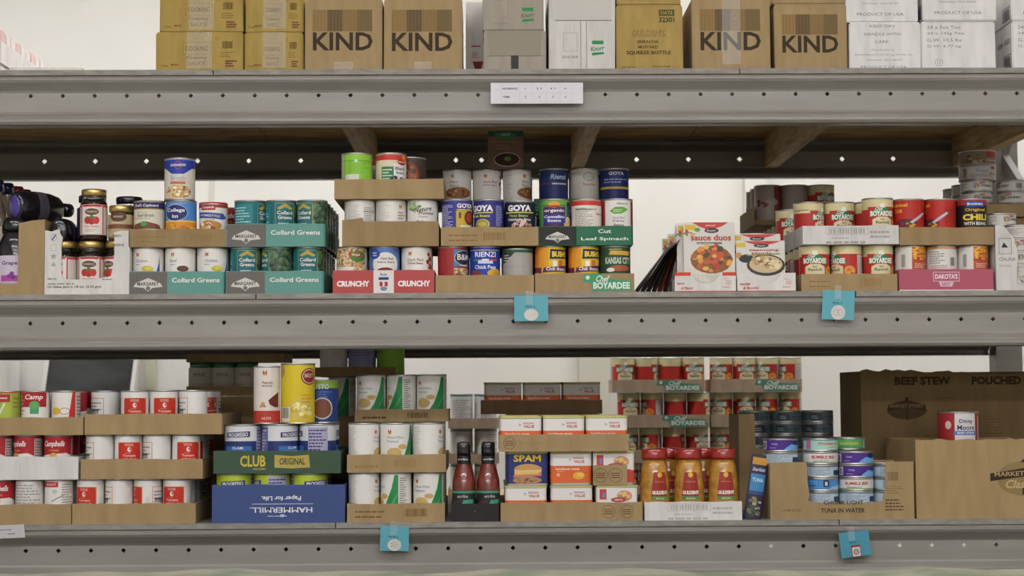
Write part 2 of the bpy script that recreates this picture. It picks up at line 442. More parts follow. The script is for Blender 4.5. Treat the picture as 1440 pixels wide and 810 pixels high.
def tray(px0, px1, py, y0, z, h, depth, col, name, label, cat='tray', art=None, top=None, sides=None, back=None, inside=None, group=None, jit=.0012, right=None):
    """open cardboard tray; top: list of (fraction, height factor) for the front panel's upper edge"""
    x0, x1 = at(px0, py, y0).x, at(px1, py, y0).x; W = x1 - x0
    e = link(name, None, None, (x0 + W / 2, y0 + depth / 2, z)); tag(e, label, cat, group)
    t = TT * .8
    if top is None:
        n = 8; top = [(i / n, 1 + random.uniform(-jit, jit) / h) for i in range(n + 1)]
    hs = sides if sides else h
    X0, X1, Y0, Y1 = -W / 2, W / 2, -depth / 2, depth / 2
    mb = MB(); mb.box(X0 + t, X1 - t, Y0 + t, Y1 - t, .0002, TT - .0004, col); link('base_panel', mb.mesh('base_panel'), e)
    mb = MB(); mb.prism([(0, 0), (W, 0)] + [(f * W, k * h) for f, k in reversed(top)], (X0, Y0, 0), (1, 0, 0), (0, 0, 1), t, col); fp = link('front_panel', mb.mesh('front_panel'), e)
    mb = MB(); mb.prism([(0, 0), (W, 0), (W, back or hs), (0, back or hs)], (X0, Y1 - t, 0), (1, 0, 0), (0, 0, 1), t, col); link('back_panel', mb.mesh('back_panel'), e)
    D = depth - 2 * t - .0004
    for s, xx in ((0, X0), (1, X1 - t)):
        hh = hs if s == 0 or right is None else right
        mb = MB(); mb.prism([(0, 0), (D, 0), (D, hh), (0, hh)], (xx + (t if s == 0 else t), Y0 + t + .0002, 0), (0, 1, 0), (0, 0, 1), t, col); link('side_panel', mb.mesh('side_panel'), e)
    if art:
        printed(art(W * 1000, h * 1000), 'print', fp, (X0, Y0, 0))
    return x0, x1
def carton(x0, x1, y0, y1, z0, z1, col, name, label, art=None, tape=False, rz=0, group=None, sideart=None, jig=.0012, tab=0, cat='box'):
    """closed case: body with softened edges, taped top flaps, print"""
    import bmesh
    cx, cy = (x0 + x1) / 2, (y0 + y1) / 2
    e = link(name, None, None, (cx, cy, z0), R(rz)); tag(e, label, cat, group)
    hx, hy, hz = (x1 - x0) / 2, (y1 - y0) / 2, z1 - z0
    bm = bmesh.new(); bmesh.ops.create_cube(bm, size=1)
    for v in bm.verts:
        v.co = Vector((v.co.x * 2 * hx, v.co.y * 2 * hy, (v.co.z + .5) * (hz - .0015)))
        if v.co.z > .01: v.co.x += random.uniform(-jig, jig)
    bmesh.ops.bevel(bm, geom=bm.edges[:], offset=.0025, segments=2, affect='EDGES')
    me = bpy.data.meshes.new('body'); bm.to_mesh(me); bm.free(); me.materials.append(M(col)); link('body', me, e)
    for s in (-1, 1):
        mb = MB(); mb.box(-hx + .003, hx - .003, (.0008 if s > 0 else -hy + .003), (hy - .003 if s > 0 else -.0008), hz - .0016, hz, col); link('flap', mb.mesh('flap'), e)
    if tape:
        mb = MB(); tw, dp = tape
        n = 7; xs = [-tw + 2 * tw * i / n for i in range(n + 1)]
        for i in range(n):
            ya, yb2 = -hy - .0006 - .0006 * (i % 2), -hy - .0006 - .0006 * ((i + 1) % 2)
            mb.face([(xs[i], ya, hz - dp), (xs[i + 1], yb2, hz - dp), (xs[i + 1], yb2, hz), (xs[i], ya, hz)], 'film')
        mb.box(-tw, tw, -hy, hy, hz + .0002, hz + .0005, 'film'); link('tape', mb.mesh('tape'), e)
    if tab:
        mb = MB(); mb.face([(-tab, -hy - .0008, .001), (tab * .9, -hy - .0008, .001), (tab, -hy - .0012, .021), (-tab * .95, -hy - .0009, .020)], 'film'); link('tape', mb.mesh('tape'), e)
    if art: printed(art(2000 * hx, 1000 * hz), 'print', e, (-hx, -hy, 0))
    if sideart: printed(sideart(2000 * hy, 1000 * hz), 'print', e, (-hx, hy, 0), (0, -1, 0))
    return e

# ------------------------------------------------------------------ label designs
W_ = 'e2ded6'; BLK = '23211f'; GRY = '8f8b85'
def nutr(a, u0, u1, z0, z1, bg=W_, ink='6f6c68', n=12, seed=1):
    return a.rect(u0, z0, u1, z1, bg, 1).lines(u0 + 2, z0 + 2, u1 - 2, z1 - 3, n, ink, 2, seed)
def a_ahold(word, food, word2=None, swoosh=None, foodc=None, wc='7d86a8'):
    a = Art(); a.poly([(-15, 97), (-12, 91), (-9, 97), (-8, 90), (-16, 90)], '9c2f2b', 2); a.rect(-16, 86, -8, 90, 'd9952f', 2)
    a.text(word, -18, 76, 7, wc, 3, al='l', bold=.01)
    if word2: a.text(word2, -18, 67, 6.5, wc, 3, al='l', bold=.01)
    else: a.lines(-18, 66, 2, 70, 1, '8c8a92', 2)
    if food: a.ell(13, 57, 14, 7, food, 2).ell(16, 58, 9, 4, foodc or food, 2.5)
    if swoosh: a.poly([(32, 40), (44, 40), (44, 92), (41, 70)], swoosh, 2)
    nutr(a, 62, 108, 20, 98, seed=5); a.lines(-70, 30, -40, 96, 12, 'b6b2ac', 2, 6)
    return a
std = dict(r=36.2, h=108)
can_type('broth_c', 'broth_can', 'can', 'white chicken broth can with yellow oval', 36.2, 108, W_, a_ahold('Chicken', 'c9b838', None, '2e58a5', 'd8c860'))
can_type('broth_b', 'broth_can', 'can', 'white beef broth can with brown oval', 36.2, 108, W_, a_ahold('Beef', '5a342a', None, None, '6d4034'))
can_type('kidney_w', 'bean_can', 'can', 'cream kidney bean can with red beans', 36.2, 108, W_, a_ahold('Dark Red', None, 'Kidney Beans', None, None, '9a6a5c').blobs(38, 70, 9, 26, ['a8382c', '8b2a22'], 14, 4.5, 2, 4))
can_type('bean_w', 'bean_can', 'can', 'white bean can with brown bean photo', 36.2, 108, W_, a_ahold('Pinto', None, 'Beans', None, None, '9a7a5c').ell(4, 48, 36, 15, '8a5a34', 2).blobs(4, 50, 30, 11, ['a8703c', '7b3524', 'b98a4c'], 16, 5, 2.2, 8))
can_type('plain_w', 'vegetable_can', 'can', 'white can turned to its small printed side', 36.2, 108, W_, Art().lines(-30, 40, 4, 98, 15, 'bab6b0', 2, 3).rect(9, 48, 44, 92, 'd6d4cc', 1).lines(11, 50, 42, 92, 9, '5c5a57', 2, 8, .3).rect(9, 78, 44, 80, '4a5a48', 3).lines(-80, 30, -45, 96, 13, 'aaa69f', 2, 9))
can_type('plain_w2', 'vegetable_can', 'can', 'white can with faint print and red mark', 36.2, 108, W_, Art().lines(-40, 48, 2, 96, 12, 'c4c0b8', 2, 13).poly([(24, 97), (27, 91), (30, 97), (31, 90), (23, 90)], '9c5f2b', 2).rect(23, 86, 31, 90, 'd9a52f', 2).lines(20, 62, 44, 82, 3, 'b08a84', 2, 4).lines(60, 30, 105, 96, 13, 'aaa69f', 2, 9))
a = Art().rect(-114, 88, 114, 103, '2d2a5e', 1).rect(-114, 86, 114, 88.5, 'b09a4c', 2).rect(-114, 103, 114, 104, 'b09a4c', 2)
a.text("Chef's Cupboard", 0, 95, 9, 'e8e4ea', 3, w=62, shear=.2).text('Beef Broth', 0, 72, 8, '7b7068', 3, w=40).lines(-30, 64, 32, 67, 1, '8a8580', 2).lines(-24, 79, 24, 82, 1, 'a09a95', 2)
a.poly([(-40, 40), (40, 40), (34, 50), (0, 58), (-34, 50)], '7a4a38', 2).ell(-4, 52, 8, 6, '4e9a4a', 3)
can_type('chef_broth', 'broth_can', 'can', 'white broth can with navy and gold band', 36.2, 108, 'd9d2c0', a)
a = Art().rect(-114, 40, 114, 56, 'd98f2c', 1).rect(-114, 56, 114, 60, 'e0b85a', 2).ell(-6, 78, 29, 19, '22336e', 2).ring(-6, 78, 30, 20, 1.2, 'c9d3e6', 3).text('College', -6, 83, 11, 'f0eee8', 4, w=46).text('Inn', -6, 70, 9, 'f0eee8', 4).text('CHICKEN BROTH', 0, 100, 2.5, 'c8dcf0', 3, w=40).blobs(10, 44, 34, 6, ['e3b93a', 'c9702c'], 8, 6, 3, 2)
can_type('college', 'broth_can', 'can', 'sky blue broth can with dark oval lettering', 36.2, 108, '4d86c8', a)
a = Art().rect(-114, 90, 114, 103, 'b5322e', 1).rect(-26, 84, 10, 100, 'a5302c', 2).text('Campbells', -8, 90, 7, 'efeae2', 3, w=30, shear=.25).poly([(-36, 80), (30, 76), (42, 66), (30, 62), (-36, 66)], '31569e', 2).text('HOMESTYLE', -4, 71, 5, 'e8d9a0', 3, w=50, rot=-4).text('GRAVY', -4, 60, 5, 'c98a2c', 3, w=26).ell(-4, 47, 30, 12, 'b5833f', 2).blobs(-4, 46, 26, 8, ['8a4a2c', 'd7ab62', 'efe4cc'], 9, 6, 3, 3)
can_type('gravy', 'gravy_can', 'can', 'white gravy can with blue ribbon', 33.5, 100, W_, a)
a = Art().rect(-114, 78, 114, 96, '2b3f9e', 1).poly([(-114, 80), (114, 80), (36, 76), (14, 62), (-14, 62), (-36, 76)], '2b3f9e', 1).text('SWANSON', 0, 83, 6, 'eeeae4', 3, w=36, rot=2).ring(0, 83, 9, 9, 1.2, 'c44a40', 2).text('Broth', 0, 52, 12, 'a9b0b0', 3, w=34).rect(-18, 38, 18, 44, 'd0643c', 2).ell(0, 20, 34, 16, 'beans', 2).blobs(0, 18, 28, 12, ['e0c486', 'c29a52', 'f0e4c4'], 14, 5, 3, 5)
can_type('swanson', 'broth_can', 'can', 'tall white broth can with royal blue cap band', 36, 101, 'dcd4c4', a)
a = Art().rect(24, 5, 92, 103, 'greens', 1).rect(-24, 5, 24, 103, '1f6d72', 2).frame(-24, 5, 24, 100, 1, 'b7a84e', 3).poly([(-20, 88), (0, 99), (20, 88), (14, 84), (0, 90), (-14, 84)], 'b59f3e', 4).text('Collard', 0, 77, 8.5, 'e4e2da', 5, w=38).text('Greens', 0, 66, 8.5, 'e4e2da', 5, w=34).lines(-16, 44, 16, 56, 2, 'cfcdc4', 5)
a.rect(-88, 30, -36, 98, '2a8086', 2).lines(-84, 34, -40, 94, 9, 'a9cfcf', 3, 5).lines(-60, 10, -30, 28, 2, 'dedede', 3, 6)
can_type('collard', 'greens_can', 'can', 'teal collard greens can', 36.2, 108, '1f6d72', a)
a = Art().rect(-70, 5, 40, 103, 'beans', 1).poly([(-60, 60), (20, 60), (44, 40), (44, 5), (-60, 5)], 'dcd8d0', 2).ell(18, 84, 20, 14, '4d7a3a', 2.3).text('Hanover', 12, 88, 6, 'b83a30', 3, w=26).rect(-4, 82, 26, 94, 'b83a30', 2.5).text('Goya', 12, 88, 7, 'efe9df', 3.4, w=20).blobs(20, 62, 14, 12, ['c9a66a', 'b58a4c'], 10, 5, 2.6, 7)
can_type('chickpea_photo', 'bean_can', 'can', 'bean can wrapped in a tan chickpea photo', 36.2, 108, 'd6cfc0', a)
a = Art().ell(4, 66, 33, 28, 'e6e2da', 1).ell(-24, 90, 15, 12, '2c4a9a', 2).text('Great', -24, 93, 4, 'efefef', 3).text('Value', -24, 87, 4, 'efefef', 3).text('Dark Red', 8, 79, 6, '5a4a52', 3, w=30).text('Kidney Beans', 6, 70, 6, '5a4a52', 3, w=42).ell(4, 48, 22, 10, '7b2a26', 2)
can_type('value_kidney', 'bean_can', 'can', 'blue kidney bean can with white oval', 36.2, 108, '5a78b8', a)
a = Art().blobs(-20, 92, 20, 9, ['8fae6a', '6f9650', 'b3c79a'], 12, 5, 1, 3).text('Nature', 2, 84, 11, '4c4a46', 3, w=42, shear=.3, rot=8).text("Promise", 10, 75, 8, '4c4a46', 3, w=36, shear=.3).text('Organic', 2, 66, 5, '8a8a80', 3, w=24).text('Black', -14, 55, 6, '3c3a38', 3, al='l').lines(-14, 46, 30, 50, 1, '55524e', 2)
can_type('organic_w', 'vegetable_can', 'can', 'white organic can with pale green leaf corner', 36.2, 108, W_, a)
a = Art().rect(-60, 88, 114, 90, '6da82c', 2).lines(-20, 60, 36, 90, 7, '79b02f', 2, 3).ell(-2, 88, 4, 4, 'c9d8c0', 3).rect(-30, 40, 5, 56, 'd3d6c6', 2).rect(-114, 5, -36, 103, 'b9c0b0', 1)
can_type('lime', 'vegetable_can', 'can', 'bright lime green can with white side panel', 36.2, 108, '90c840', a)
a = Art().rect(-114, 90, 114, 103, 'c23a30', 1).rect(-18, 40, 12, 74, '2f7a56', 2).lines(-16, 44, 10, 72, 4, 'cfd8b8', 3, 4).rect(12, 40, 60, 82, 'e6e2da', 2).text('Black', 30, 70, 8, '3f4e4a', 3, w=28).text('Beans', 30, 60, 6, '3f4e4a', 3, w=24).ell(34, 86, 13, 8, 'b03a2c', 4).text('Hanover', 34, 86, 4, 'efe6d8', 5, w=20).ell(40, 95, 6, 7, 'd89c3a', 4).blobs(30, 47, 22, 4, ['3a2a3c', '4c3a4a'], 10, 4, 3, 2)
can_type('hanover', 'bean_can', 'can', 'cream bean can with red top and green panel', 36.2, 108, 'ddcfae', a)
a = Art().ell(0, 62, 30, 34, '7a4a34', 1).ell(0, 62, 26, 29, 'stew', 2).ring(0, 62, 31, 35, 2, 'a83a30', 3)
can_type('chili_dark', 'chili_can', 'can', 'dark chili can with round bowl photo', 36.2, 108, '4a3a32', a)
a = Art().rect(8, 60, 80, 100, '3c7fb8', 1).ell(34, 80, 24, 17, '2c2a4a', 2).ring(34, 80, 25, 18, 1.5, 'd8b84c', 3).text('B&M', 34, 82, 14, 'e8e2d6', 4, w=36).text('Original', 38, 62, 5, 'dfe6ee', 3, w=30).rect(8, 40, 80, 56, 'beans', 1)
can_type('bm', 'bean_can', 'can', 'red baked bean can with blue oval logo', 36.2, 108, '9c2f2e', a)
a = Art().text('RIENZI', 0, 88, 12, 'e9e9ef', 4, w=52).rect(-30, 72, 30, 77, '3d8a4e', 2).rect(-8, 72, 8, 77, 'e6e6e0', 3).rect(8, 72, 30, 77, 'c03a34', 3).rect(-18, 66, 18, 74, 'c9d0e2', 3).text('Chick Peas', 0, 58, 9, 'e9e9ef', 4, w=52).poly([(-36, 40), (-6, 40), (-20, 50), (-36, 50)], '8a3a2c', 3).ell(26, 44, 22, 10, 'd8a63a', 3).rect(-114, 97, 114, 99, 'c9c24e', 2)
can_type('rienzi', 'bean_can', 'can', 'royal blue chick pea can', 36.2, 108, '223fa0', a)
a = Art().rect(-114, 92, 114, 103, '2f5a3c', 1).poly([(-44, 92), (-8, 92), (-30, 70), (-44, 66)], '3a3f3a', 2).lines(-38, 72, -14, 90, 3, 'c8c8c0', 3, 4).lines(-40, 56, 40, 64, 2, '9a9a94', 2, 4)
can_type('silver_green', 'vegetable_can', 'can', 'bare silver can with dark green rim', 36.2, 102, 'a8a59c', a)
a = Art().rect(-2, 36, 46, 80, 'c9a63a', 1).text('GOYA', 22, 92, 11, 'efeae2', 4, w=44, bold=.04).rect(0, 81, 46, 84, 'c9c24e', 2).ell(34, 64, 16, 17, '5a2a1c', 2).ell(34, 64, 11, 12, 'a8482c', 3).rect(4, 62, 10, 76, '6a4a2c', 2).rect(8, 38, 40, 46, 'dcd8d0', 3).lines(-46, 42, -8, 96, 14, 'c4c8dc', 2, 5)
can_type('goya_a', 'bean_can', 'can', 'blue bean can with yellow recipe photo', 36.2, 108, '3a3a8c', a)
a = Art().text('GOYA', -14, 86, 15, 'efeae2', 4, w=58, bold=.05).rect(-46, 74, 14, 77, 'c9c24e', 2).text('Pink Beans', -16, 68, 6, 'd8d45a', 3, w=46).ell(-12, 48, 19, 13, 'c9b060', 2).ring(-12, 48, 15, 10, 4, '8a9a3a', 3).lines(22, 44, 46, 94, 13, 'a9aed0', 2, 7)
can_type('goya_b', 'bean_can', 'can', 'blue bean can with yellow bowl', 36.2, 108, '2f2f78', a)
a = Art().text('GOYA', 0, 86, 15, 'efeae2', 4, w=60, bold=.05).rect(-40, 74, 40, 77, 'c9c24e', 2).text('Pinto Beans', -2, 68, 6, 'a8c83a', 3, w=46).text('Habichuelas Pintas', 0, 59, 6, 'e9e6dc', 3, w=58).blobs(4, 48, 30, 6, ['b58a7a', 'd8b8a8'], 12, 5, 2, 5)
can_type('goya_c', 'bean_can', 'can', 'navy black bean can with white and green lettering', 36.2, 104, '22243f', a)
a = Art().rect(-114, 54, 114, 60, 'c9b04c', 2).text('GOYA', 4, 94, 9, 'dfe2ea', 4, w=40, bold=.04).lines(-30, 70, 38, 84, 2, '9aa6d0', 2, 4)
can_type('goya_d', 'bean_can', 'can', 'navy bean can with gold band', 36.2, 108, '26306c', a)
a = Art().text('Rienzi', 18, 86, 13, 'c2cbe4', 4, w=42, shear=.2).rect(-114, 66, 114, 70, '7a3a4a', 2).rect(0, 66, 40, 70, 'c9c9c9', 3)
can_type('rienzi_dark', 'bean_can', 'can', 'deep blue bean can with italic white name', 36.2, 108, '28386e', a)
a = Art().rect(-114, 5, 114, 54, 'e0b52c', 1).rect(-114, 5, -38, 103, 'dfa52a', 2).rect(-40, 54, 6, 103, 'd8782c', 2).rect(-20, 54, 6, 103, 'dd9a2c', 2.2).rect(6, 54, 60, 103, 'e3bd2e', 2).poly([(8, 76), (60, 78), (60, 98), (10, 100)], '1f2a4c', 3).text("BUSH'S", 36, 88, 14, 'f0cf3a', 4, w=44, bold=.05).rect(16, 58, 26, 72, 'e8e4dc', 3).rect(30, 60, 42, 74, 'c8742c', 3).poly([(-10, 44), (60, 48), (60, 62), (-6, 56)], '5c2a52', 4).text('Chili Beans', 26, 53, 8, 'ece6ea', 5, w=52).rect(-60, 40, -12, 56, '6a2a4c', 3)
can_type('bush', 'bean_can', 'can', 'orange and yellow chili bean can', 36.2, 108, 'dca02a', a)
a = Art().rect(-114, 97, 114, 103, '3c5a3c', 1).poly([(-18, 86), (34, 84), (40, 94), (-14, 96)], 'd8a83a', 2).text('KANSAS CITY', 6, 72, 16, 'c2cfb8', 4, w=66, bold=.04).ell(10, 54, 28, 7, 'a85a34', 2).ell(-14, 50, 10, 5, 'e0ddd4', 3).lines(-18, 98, 30, 101, 1, 'dcd4b0', 2)
can_type('kansas', 'bean_can', 'can', 'dark green baked bean can with tall pale letters', 36.2, 108, '2f4c38', a)
a = Art().rect(-30, 40, 30, 92, '4a2a5a', 1).rect(-30, 94, 46, 103, '6aa84a', 1).ell(0, 94, 14, 8, 'd89a3a', 2).rect(-14, 87, 14, 92, 'b8352c', 3).text('organic', 0, 79, 9, 'ece8ee', 4, w=50).rect(-28, 50, 28, 70, '2c3a8c', 3).text('Cannellini', 0, 65, 6.5, 'ece8ee', 4, w=50).text('Beans', 0, 56, 6.5, 'ece8ee', 4, w=32).frame(-30, 40, 30, 90, 1.2, '8fb45a', 3).rect(34, 40, 80, 100, '2c4478', 1).ell(38, 50, 14, 16, 'd8b98a', 2)
can_type('cannellini', 'bean_can', 'can', 'green, purple and blue organic bean can', 36.2, 108, '5a9a52', a)
a = Art().rect(-114, 92, 114, 103, 'c83a30', 1).lines(-32, 44, 16, 88, 11, '9c9890', 2, 5).rect(-30, 82, 24, 83.5, '5a564f', 3).text('Hanover', 34, 72, 5, 'c8483c', 3, w=24)
can_type('white_red', 'bean_can', 'can', 'cream can with plain red top band', 36.2, 108, 'ded8cc', a)
a = Art().rect(-114, 5, -37, 103, '9c2f35', 1).rect(34, 5, 114, 103, '9c2f35', 1).poly([(-22, 78), (-8, 88), (12, 88), (24, 82), (8, 72), (-10, 71)], '6aa83a', 2).text("Nature's", 10, 96, 5, '55524e', 3, w=28, shear=.3).text('Dark Red', 0, 62, 5, '8a8680', 3, w=28).text('Kidney', 0, 54, 6, '6a6660', 3, w=28).text('Beans', 0, 45, 6, '6a6660', 3, w=24).lines(-12, 76, 14, 84, 2, 'cfe0b8', 3)
can_type('leaf_kidney', 'bean_can', 'can', 'white kidney bean can with green leaf and red sides', 36.2, 108, W_, a)
a = Art().ring(10, 86, 15, 11, 1.6, '5f8a6a', 2).lines(-4, 82, 24, 92, 3, '8aa88a', 2, 5).text('Dark Red', 12, 66, 6, 'b06a5c', 3, w=34)
can_type('white_green', 'bean_can', 'can', 'white can with thin green oval mark', 36.2, 108, 'cfcabf', a)
def a_pasta(word='Ravioli'):
    a = Art().rect(-114, 86, 114, 104, 'd9cd9c', 1).rect(-114, 80, -36, 88, 'd9cd9c', 1).poly([(-33, 62), (-30, 76), (-8, 84), (8, 84), (31, 74), (33, 60), (0, 66)], '3c7a4a', 2)
    a.text('BOYARDEE', 0, 70, 13, 'e8e6dc', 4, w=58, bold=.05).text('Chef', -8, 81, 8, 'e8e6dc', 5, w=18, shear=.3).poly([(-7, 84), (7, 84), (5, 94), (-5, 94)], 'e8e4dc', 3)
    a.poly([(-26, 5), (26, 5), (24, 56), (12, 62), (-12, 62), (-24, 56)], 'd9cfa4', 2.5).text('Beef', 0, 56, 4, '5a4c3a', 4).text(word, 0, 49, 7, '4a4036', 4, w=32).ell(40, 46, 14, 12, 'd8913a', 2).blobs(42, 46, 8, 7, ['e0b04c', 'c8642c'], 5, 4, 3, 2)
    nutr(a, 60, 96, 10, 84, 'cfccc6', '8f8b86', 14, 4); return a
can_type('pasta', 'pasta_can', 'can', 'red pasta can with cream top band', 36.4, 108, 'b8312a', a_pasta())
can_type('pasta_small', 'pasta_can', 'can', 'red and cream pasta can', 33.2, 97, 'b8322c', a_pasta())
a = Art().rect(20, 5, 60, 103, '8e3532', 1).ell(14, 60, 18, 10, 'b8aca2', 2).text('Rizo', 10, 60, 8, 'c9c2b8', 3, w=24).blobs(-14, 56, 18, 10, ['6a3a34', '8a4a40'], 8, 6, 1.5, 2)
can_type('pasta_grey', 'pasta_can', 'can', 'dull grey brown can with maroon side', 36.4, 108, 'aca094', a)
a = Art().text('Hormel', -26, 93, 9, 'e0b53a', 3, w=46).text('Chili', -28, 79, 9, 'e0b53a', 3, w=24).poly([(2, 52), (38, 76), (42, 72), (8, 48)], 'b9b6c4', 3).ell(-6, 50, 26, 10, '5a2a34', 2).blobs(-4, 47, 22, 7, ['6a3a4c', 'c8a03a', '8a2a24'], 9, 5, 2.5, 2).lines(34, 50, 90, 88, 9, '8c2420', 2, 5)
can_type('hormel', 'chili_can', 'can', 'red chili can with yellow lettering', 36.4, 108, 'b52a22', a)
a = Art().rect(-114, 92, 114, 104, 'a02a30', 1).rect(-22, 88, 22, 101, '2c4a9c', 2).text('Brookdale', 0, 95, 6, 'e8e8ee', 3, w=38).text('Original', 0, 80, 9, 'd8b03a', 3, w=50).text('CHILI', 0, 63, 15, 'e0c83a', 3, w=62, bold=.05).text('WITH BEANS', 0, 48, 8, 'e6e2da', 3, w=56)
can_type('orig_chili', 'chili_can', 'can', 'black chili can reading Original Chili', 36.4, 108, '241c1c', a)
a = Art().rect(-10, 70, 40, 104, 'corn', 1).rect(-10, 5, 40, 72, 'b9543a', 1).rect(2, 68, 30, 86, 'b8392a', 2).text("DAKOTA'S", 16, 80, 6, 'e3c24a', 3, w=26).text('BEST', 16, 73, 5, 'e3c24a', 3, w=14).lines(-4, 52, 36, 64, 3, 'e0b8a0', 2, 3).bars(-36, 54, -26, 84, '8a8680', 2)
nutr(a, -100, -44, 10, 100, 'd8d4cc', '8f8b86', 12, 6)
can_type('dakota', 'bean_can', 'can', 'orange baked bean can with corn colored photo', 36.2, 105, 'd8d2c8', a)
can_type('dakota_b', 'bean_can', 'can', 'white bean can with orange rim and barcode', 36.2, 105, 'd8d4cc', Art().rect(-114, 96, 114, 101, 'd09a6a', 1).lines(-40, 62, 0, 94, 6, '8f8b86', 2, 4).bars(12, 56, 24, 76, '6a6660', 2).lines(-36, 52, 8, 60, 2, 'b08a84', 2, 6))
# soup cans
def a_camp(col='a8242a', text='Campbells'):
    a = Art().rect(-103, 50, 103, 96, col, 1).text(text, 0, 78, 17, 'efe9e2', 3, w=52, shear=.25).text('CONDENSED', 0, 64, 3, 'd8b86a', 3, w=24).poly([(-50, 50), (50, 50), (30, 58), (-10, 55)], 'dedad2', 2).ell(0, 50, 9, 9, 'c9a23a', 3)
    a.rect(-103, 4, 103, 50, 'dedad2', 1).text('SOUP', 0, 30, 10, col, 3, w=30)
    nutr(a, 46, 78, 30, 92, W_, '77736e', 9, 7); return a
can_type('camp', 'soup_can', 'can', 'red soup can with white script name', 32.6, 100, 'dedad2', a_camp())
a = Art().rect(-40, 62, 30, 96, 'a8242a', 1).text('Camp', -2, 84, 15, 'efe9e2', 3, w=44, shear=.25).ell(0, 66, 12, 10, '5aa85a', 3).rect(-10, 46, 10, 62, '4a9a6a', 3).lines(-48, 44, -24, 92, 6, 'b58a84', 2, 4)
can_type('camp_kid', 'soup_can', 'can', 'red and white soup can with green mark', 32.6, 100, W_, a)
a = Art().poly([(12, 4), (34, 4), (34, 96), (26, 96), (22, 70)], 'c8322c', 1).ell(8, 52, 12, 8, 'e2ded6', 3).ring(8, 52, 12, 8, 1.5, 'c8524c', 4).ell(-14, 52, 12, 9, 'd8b43a', 2).rect(36, 6, 80, 94, 'c8c4bc', 1).lines(38, 10, 78, 92, 10, '77736e', 2, 3)
can_type('swoosh', 'soup_can', 'can', 'white soup can with broad red swoosh', 32.6, 100, W_, a)
a = Art().rect(-40, 74, 16, 92, 'a52a2c', 2).text('Progresso', -12, 83, 7, 'eae4da', 3, w=44, shear=.2).poly([(-14, 40), (-8, 40), (6, 70), (2, 72)], 'dfe0c8', 2).rect(-103, 94, 103, 96, 'c8642c', 2).rect(20, 4, 103, 92, 'a0a848', 1).lines(24, 60, 46, 90, 3, '77803a', 2)
can_type('limesoup', 'soup_can', 'can', 'yellow green soup can with red name panel', 32.6, 100, 'a8b84a', a)
a = Art().rect(-40, 82, 6, 94, 'b8343a', 2).text('SELECT', -12, 88, 4, 'e6dcd4', 3, w=26).ell(-2, 72, 6, 5, 'b8c8b8', 2).lines(14, 40, 44, 92, 9, '9a968f', 2, 5).poly([(-10, 50), (20, 66), (21, 64), (-8, 48)], '8f8b86', 2)
can_type('whitesoup', 'soup_can', 'can', 'white soup can with small red corner panel', 32.6, 100, W_, a)
can_type('greysoup', 'soup_can', 'can', 'white soup can showing grey small print', 32.6, 100, 'd6d3cd', Art().lines(-32, 30, 36, 92, 9, 'a29e98', 2, 5).lines(-80, 30, -42, 92, 9, 'a29e98', 2, 7))
a = Art().rect(-28, 4, 28.5, 82, 'd8762c', 1).poly([(-28, 4), (26, 4), (26, 76), (22, 81), (-24, 81), (-28, 76)], 'c2301f', 2).text('VONS', -2, 76, 6.5, 'deb0a4', 4, w=20).ell(-1, 65, 4.5, 6, 'e6cfc6', 3).ell(1, 66, 1.8, 3, 'c2301f', 4).lines(-10, 56, 10, 58, 1, 'd89a8c', 3).text('Tomato', -1, 51, 5.5, 'e6c4b8', 4, w=30).text('with basil', -1, 43, 5, 'e6c4b8', 4, w=34)
a.frame(52, 6, 96, 82, 1.3, 'cf7a4c', 2).lines(56, 30, 92, 76, 6, '8d8985', 2, 5).lines(58, 50, 90, 62, 1, '4c4a48', 2.5, 9); a.lines(36, 20, 46, 60, 9, 'c4bfb8', 2, 3)
can_type('tomato', 'soup_can', 'can', 'white soup can with rounded red panel', 32.6, 100, 'e0ddd8', a)
# potato cans
a = Art().poly([(-14, 5), (40, 5), (40, 106), (31, 106), (24, 74), (10, 40)], '2b8a4c', 2).poly([(2, 5), (7, 5), (30, 50), (40, 66), (40, 60), (30, 42)], '4fa868', 3).poly([(-30, 97), (-27, 91), (-24, 97), (-23, 90), (-31, 90)], '9c2f2b', 2).rect(-31, 86, -23, 90, 'd9952f', 2).text('Whole White', -34, 78, 6, 'a3a9b0', 3, w=40, al='l').text('Potatoes', -34, 69, 6, 'a3a9b0', 3, w=28, al='l').ell(-16, 42, 18, 12, 'c9ab6a', 1.5).ell(4, 56, 11, 6, 'cba765', 1.7)
a.rect(42, 6, 62, 104, 'dcd8d0', 1).lines(43, 30, 61, 102, 14, '77736e', 2, 5).lines(-104, 40, -72, 104, 14, 'bdb9b2', 2, 6)
can_type('potato', 'potato_can', 'can', 'white potato can with green swoosh', 36.2, 112, 'e2dfd8', a)
# large soup cans
def a_prog(c1, c2, panel):
    a = Art().rect(-137, 6, 137, 72, c1, 1).rect(-34, 6, 34, 60, c2, 2).text('PROGRESSO', 0, 87, 9, 'e6e4ea', 4, w=50, rot=3).poly([(-30, 80), (30, 82), (30, 95), (-30, 92)], '3a3a5c', 3).text('CLAM', 0, 56, 6, 'd8e2ee', 4, w=26).text('CHOWDER', 0, 47, 6, 'd8e2ee', 4, w=42)
    a.rect(48, 10, 96, 104, 'a9a6c0', 2).lines(50, 12, 94, 102, 12, '3c3868', 3, 4).rect(-100, 10, -62, 104, '6c6a98', 2).lines(-98, 12, -64, 102, 12, 'c8c6dc', 3, 4); return a
can_type('prog_blue', 'soup_can', 'can', 'large blue and white soup can', 43, 111, 'd8d8da', a_prog('26386e', '3b6cb4', True))
can_type('prog_green', 'soup_can', 'can', 'large lime and navy soup can', 43, 111, 'b4c83a', a_prog('2f3a4c', '4c8a3c', False))
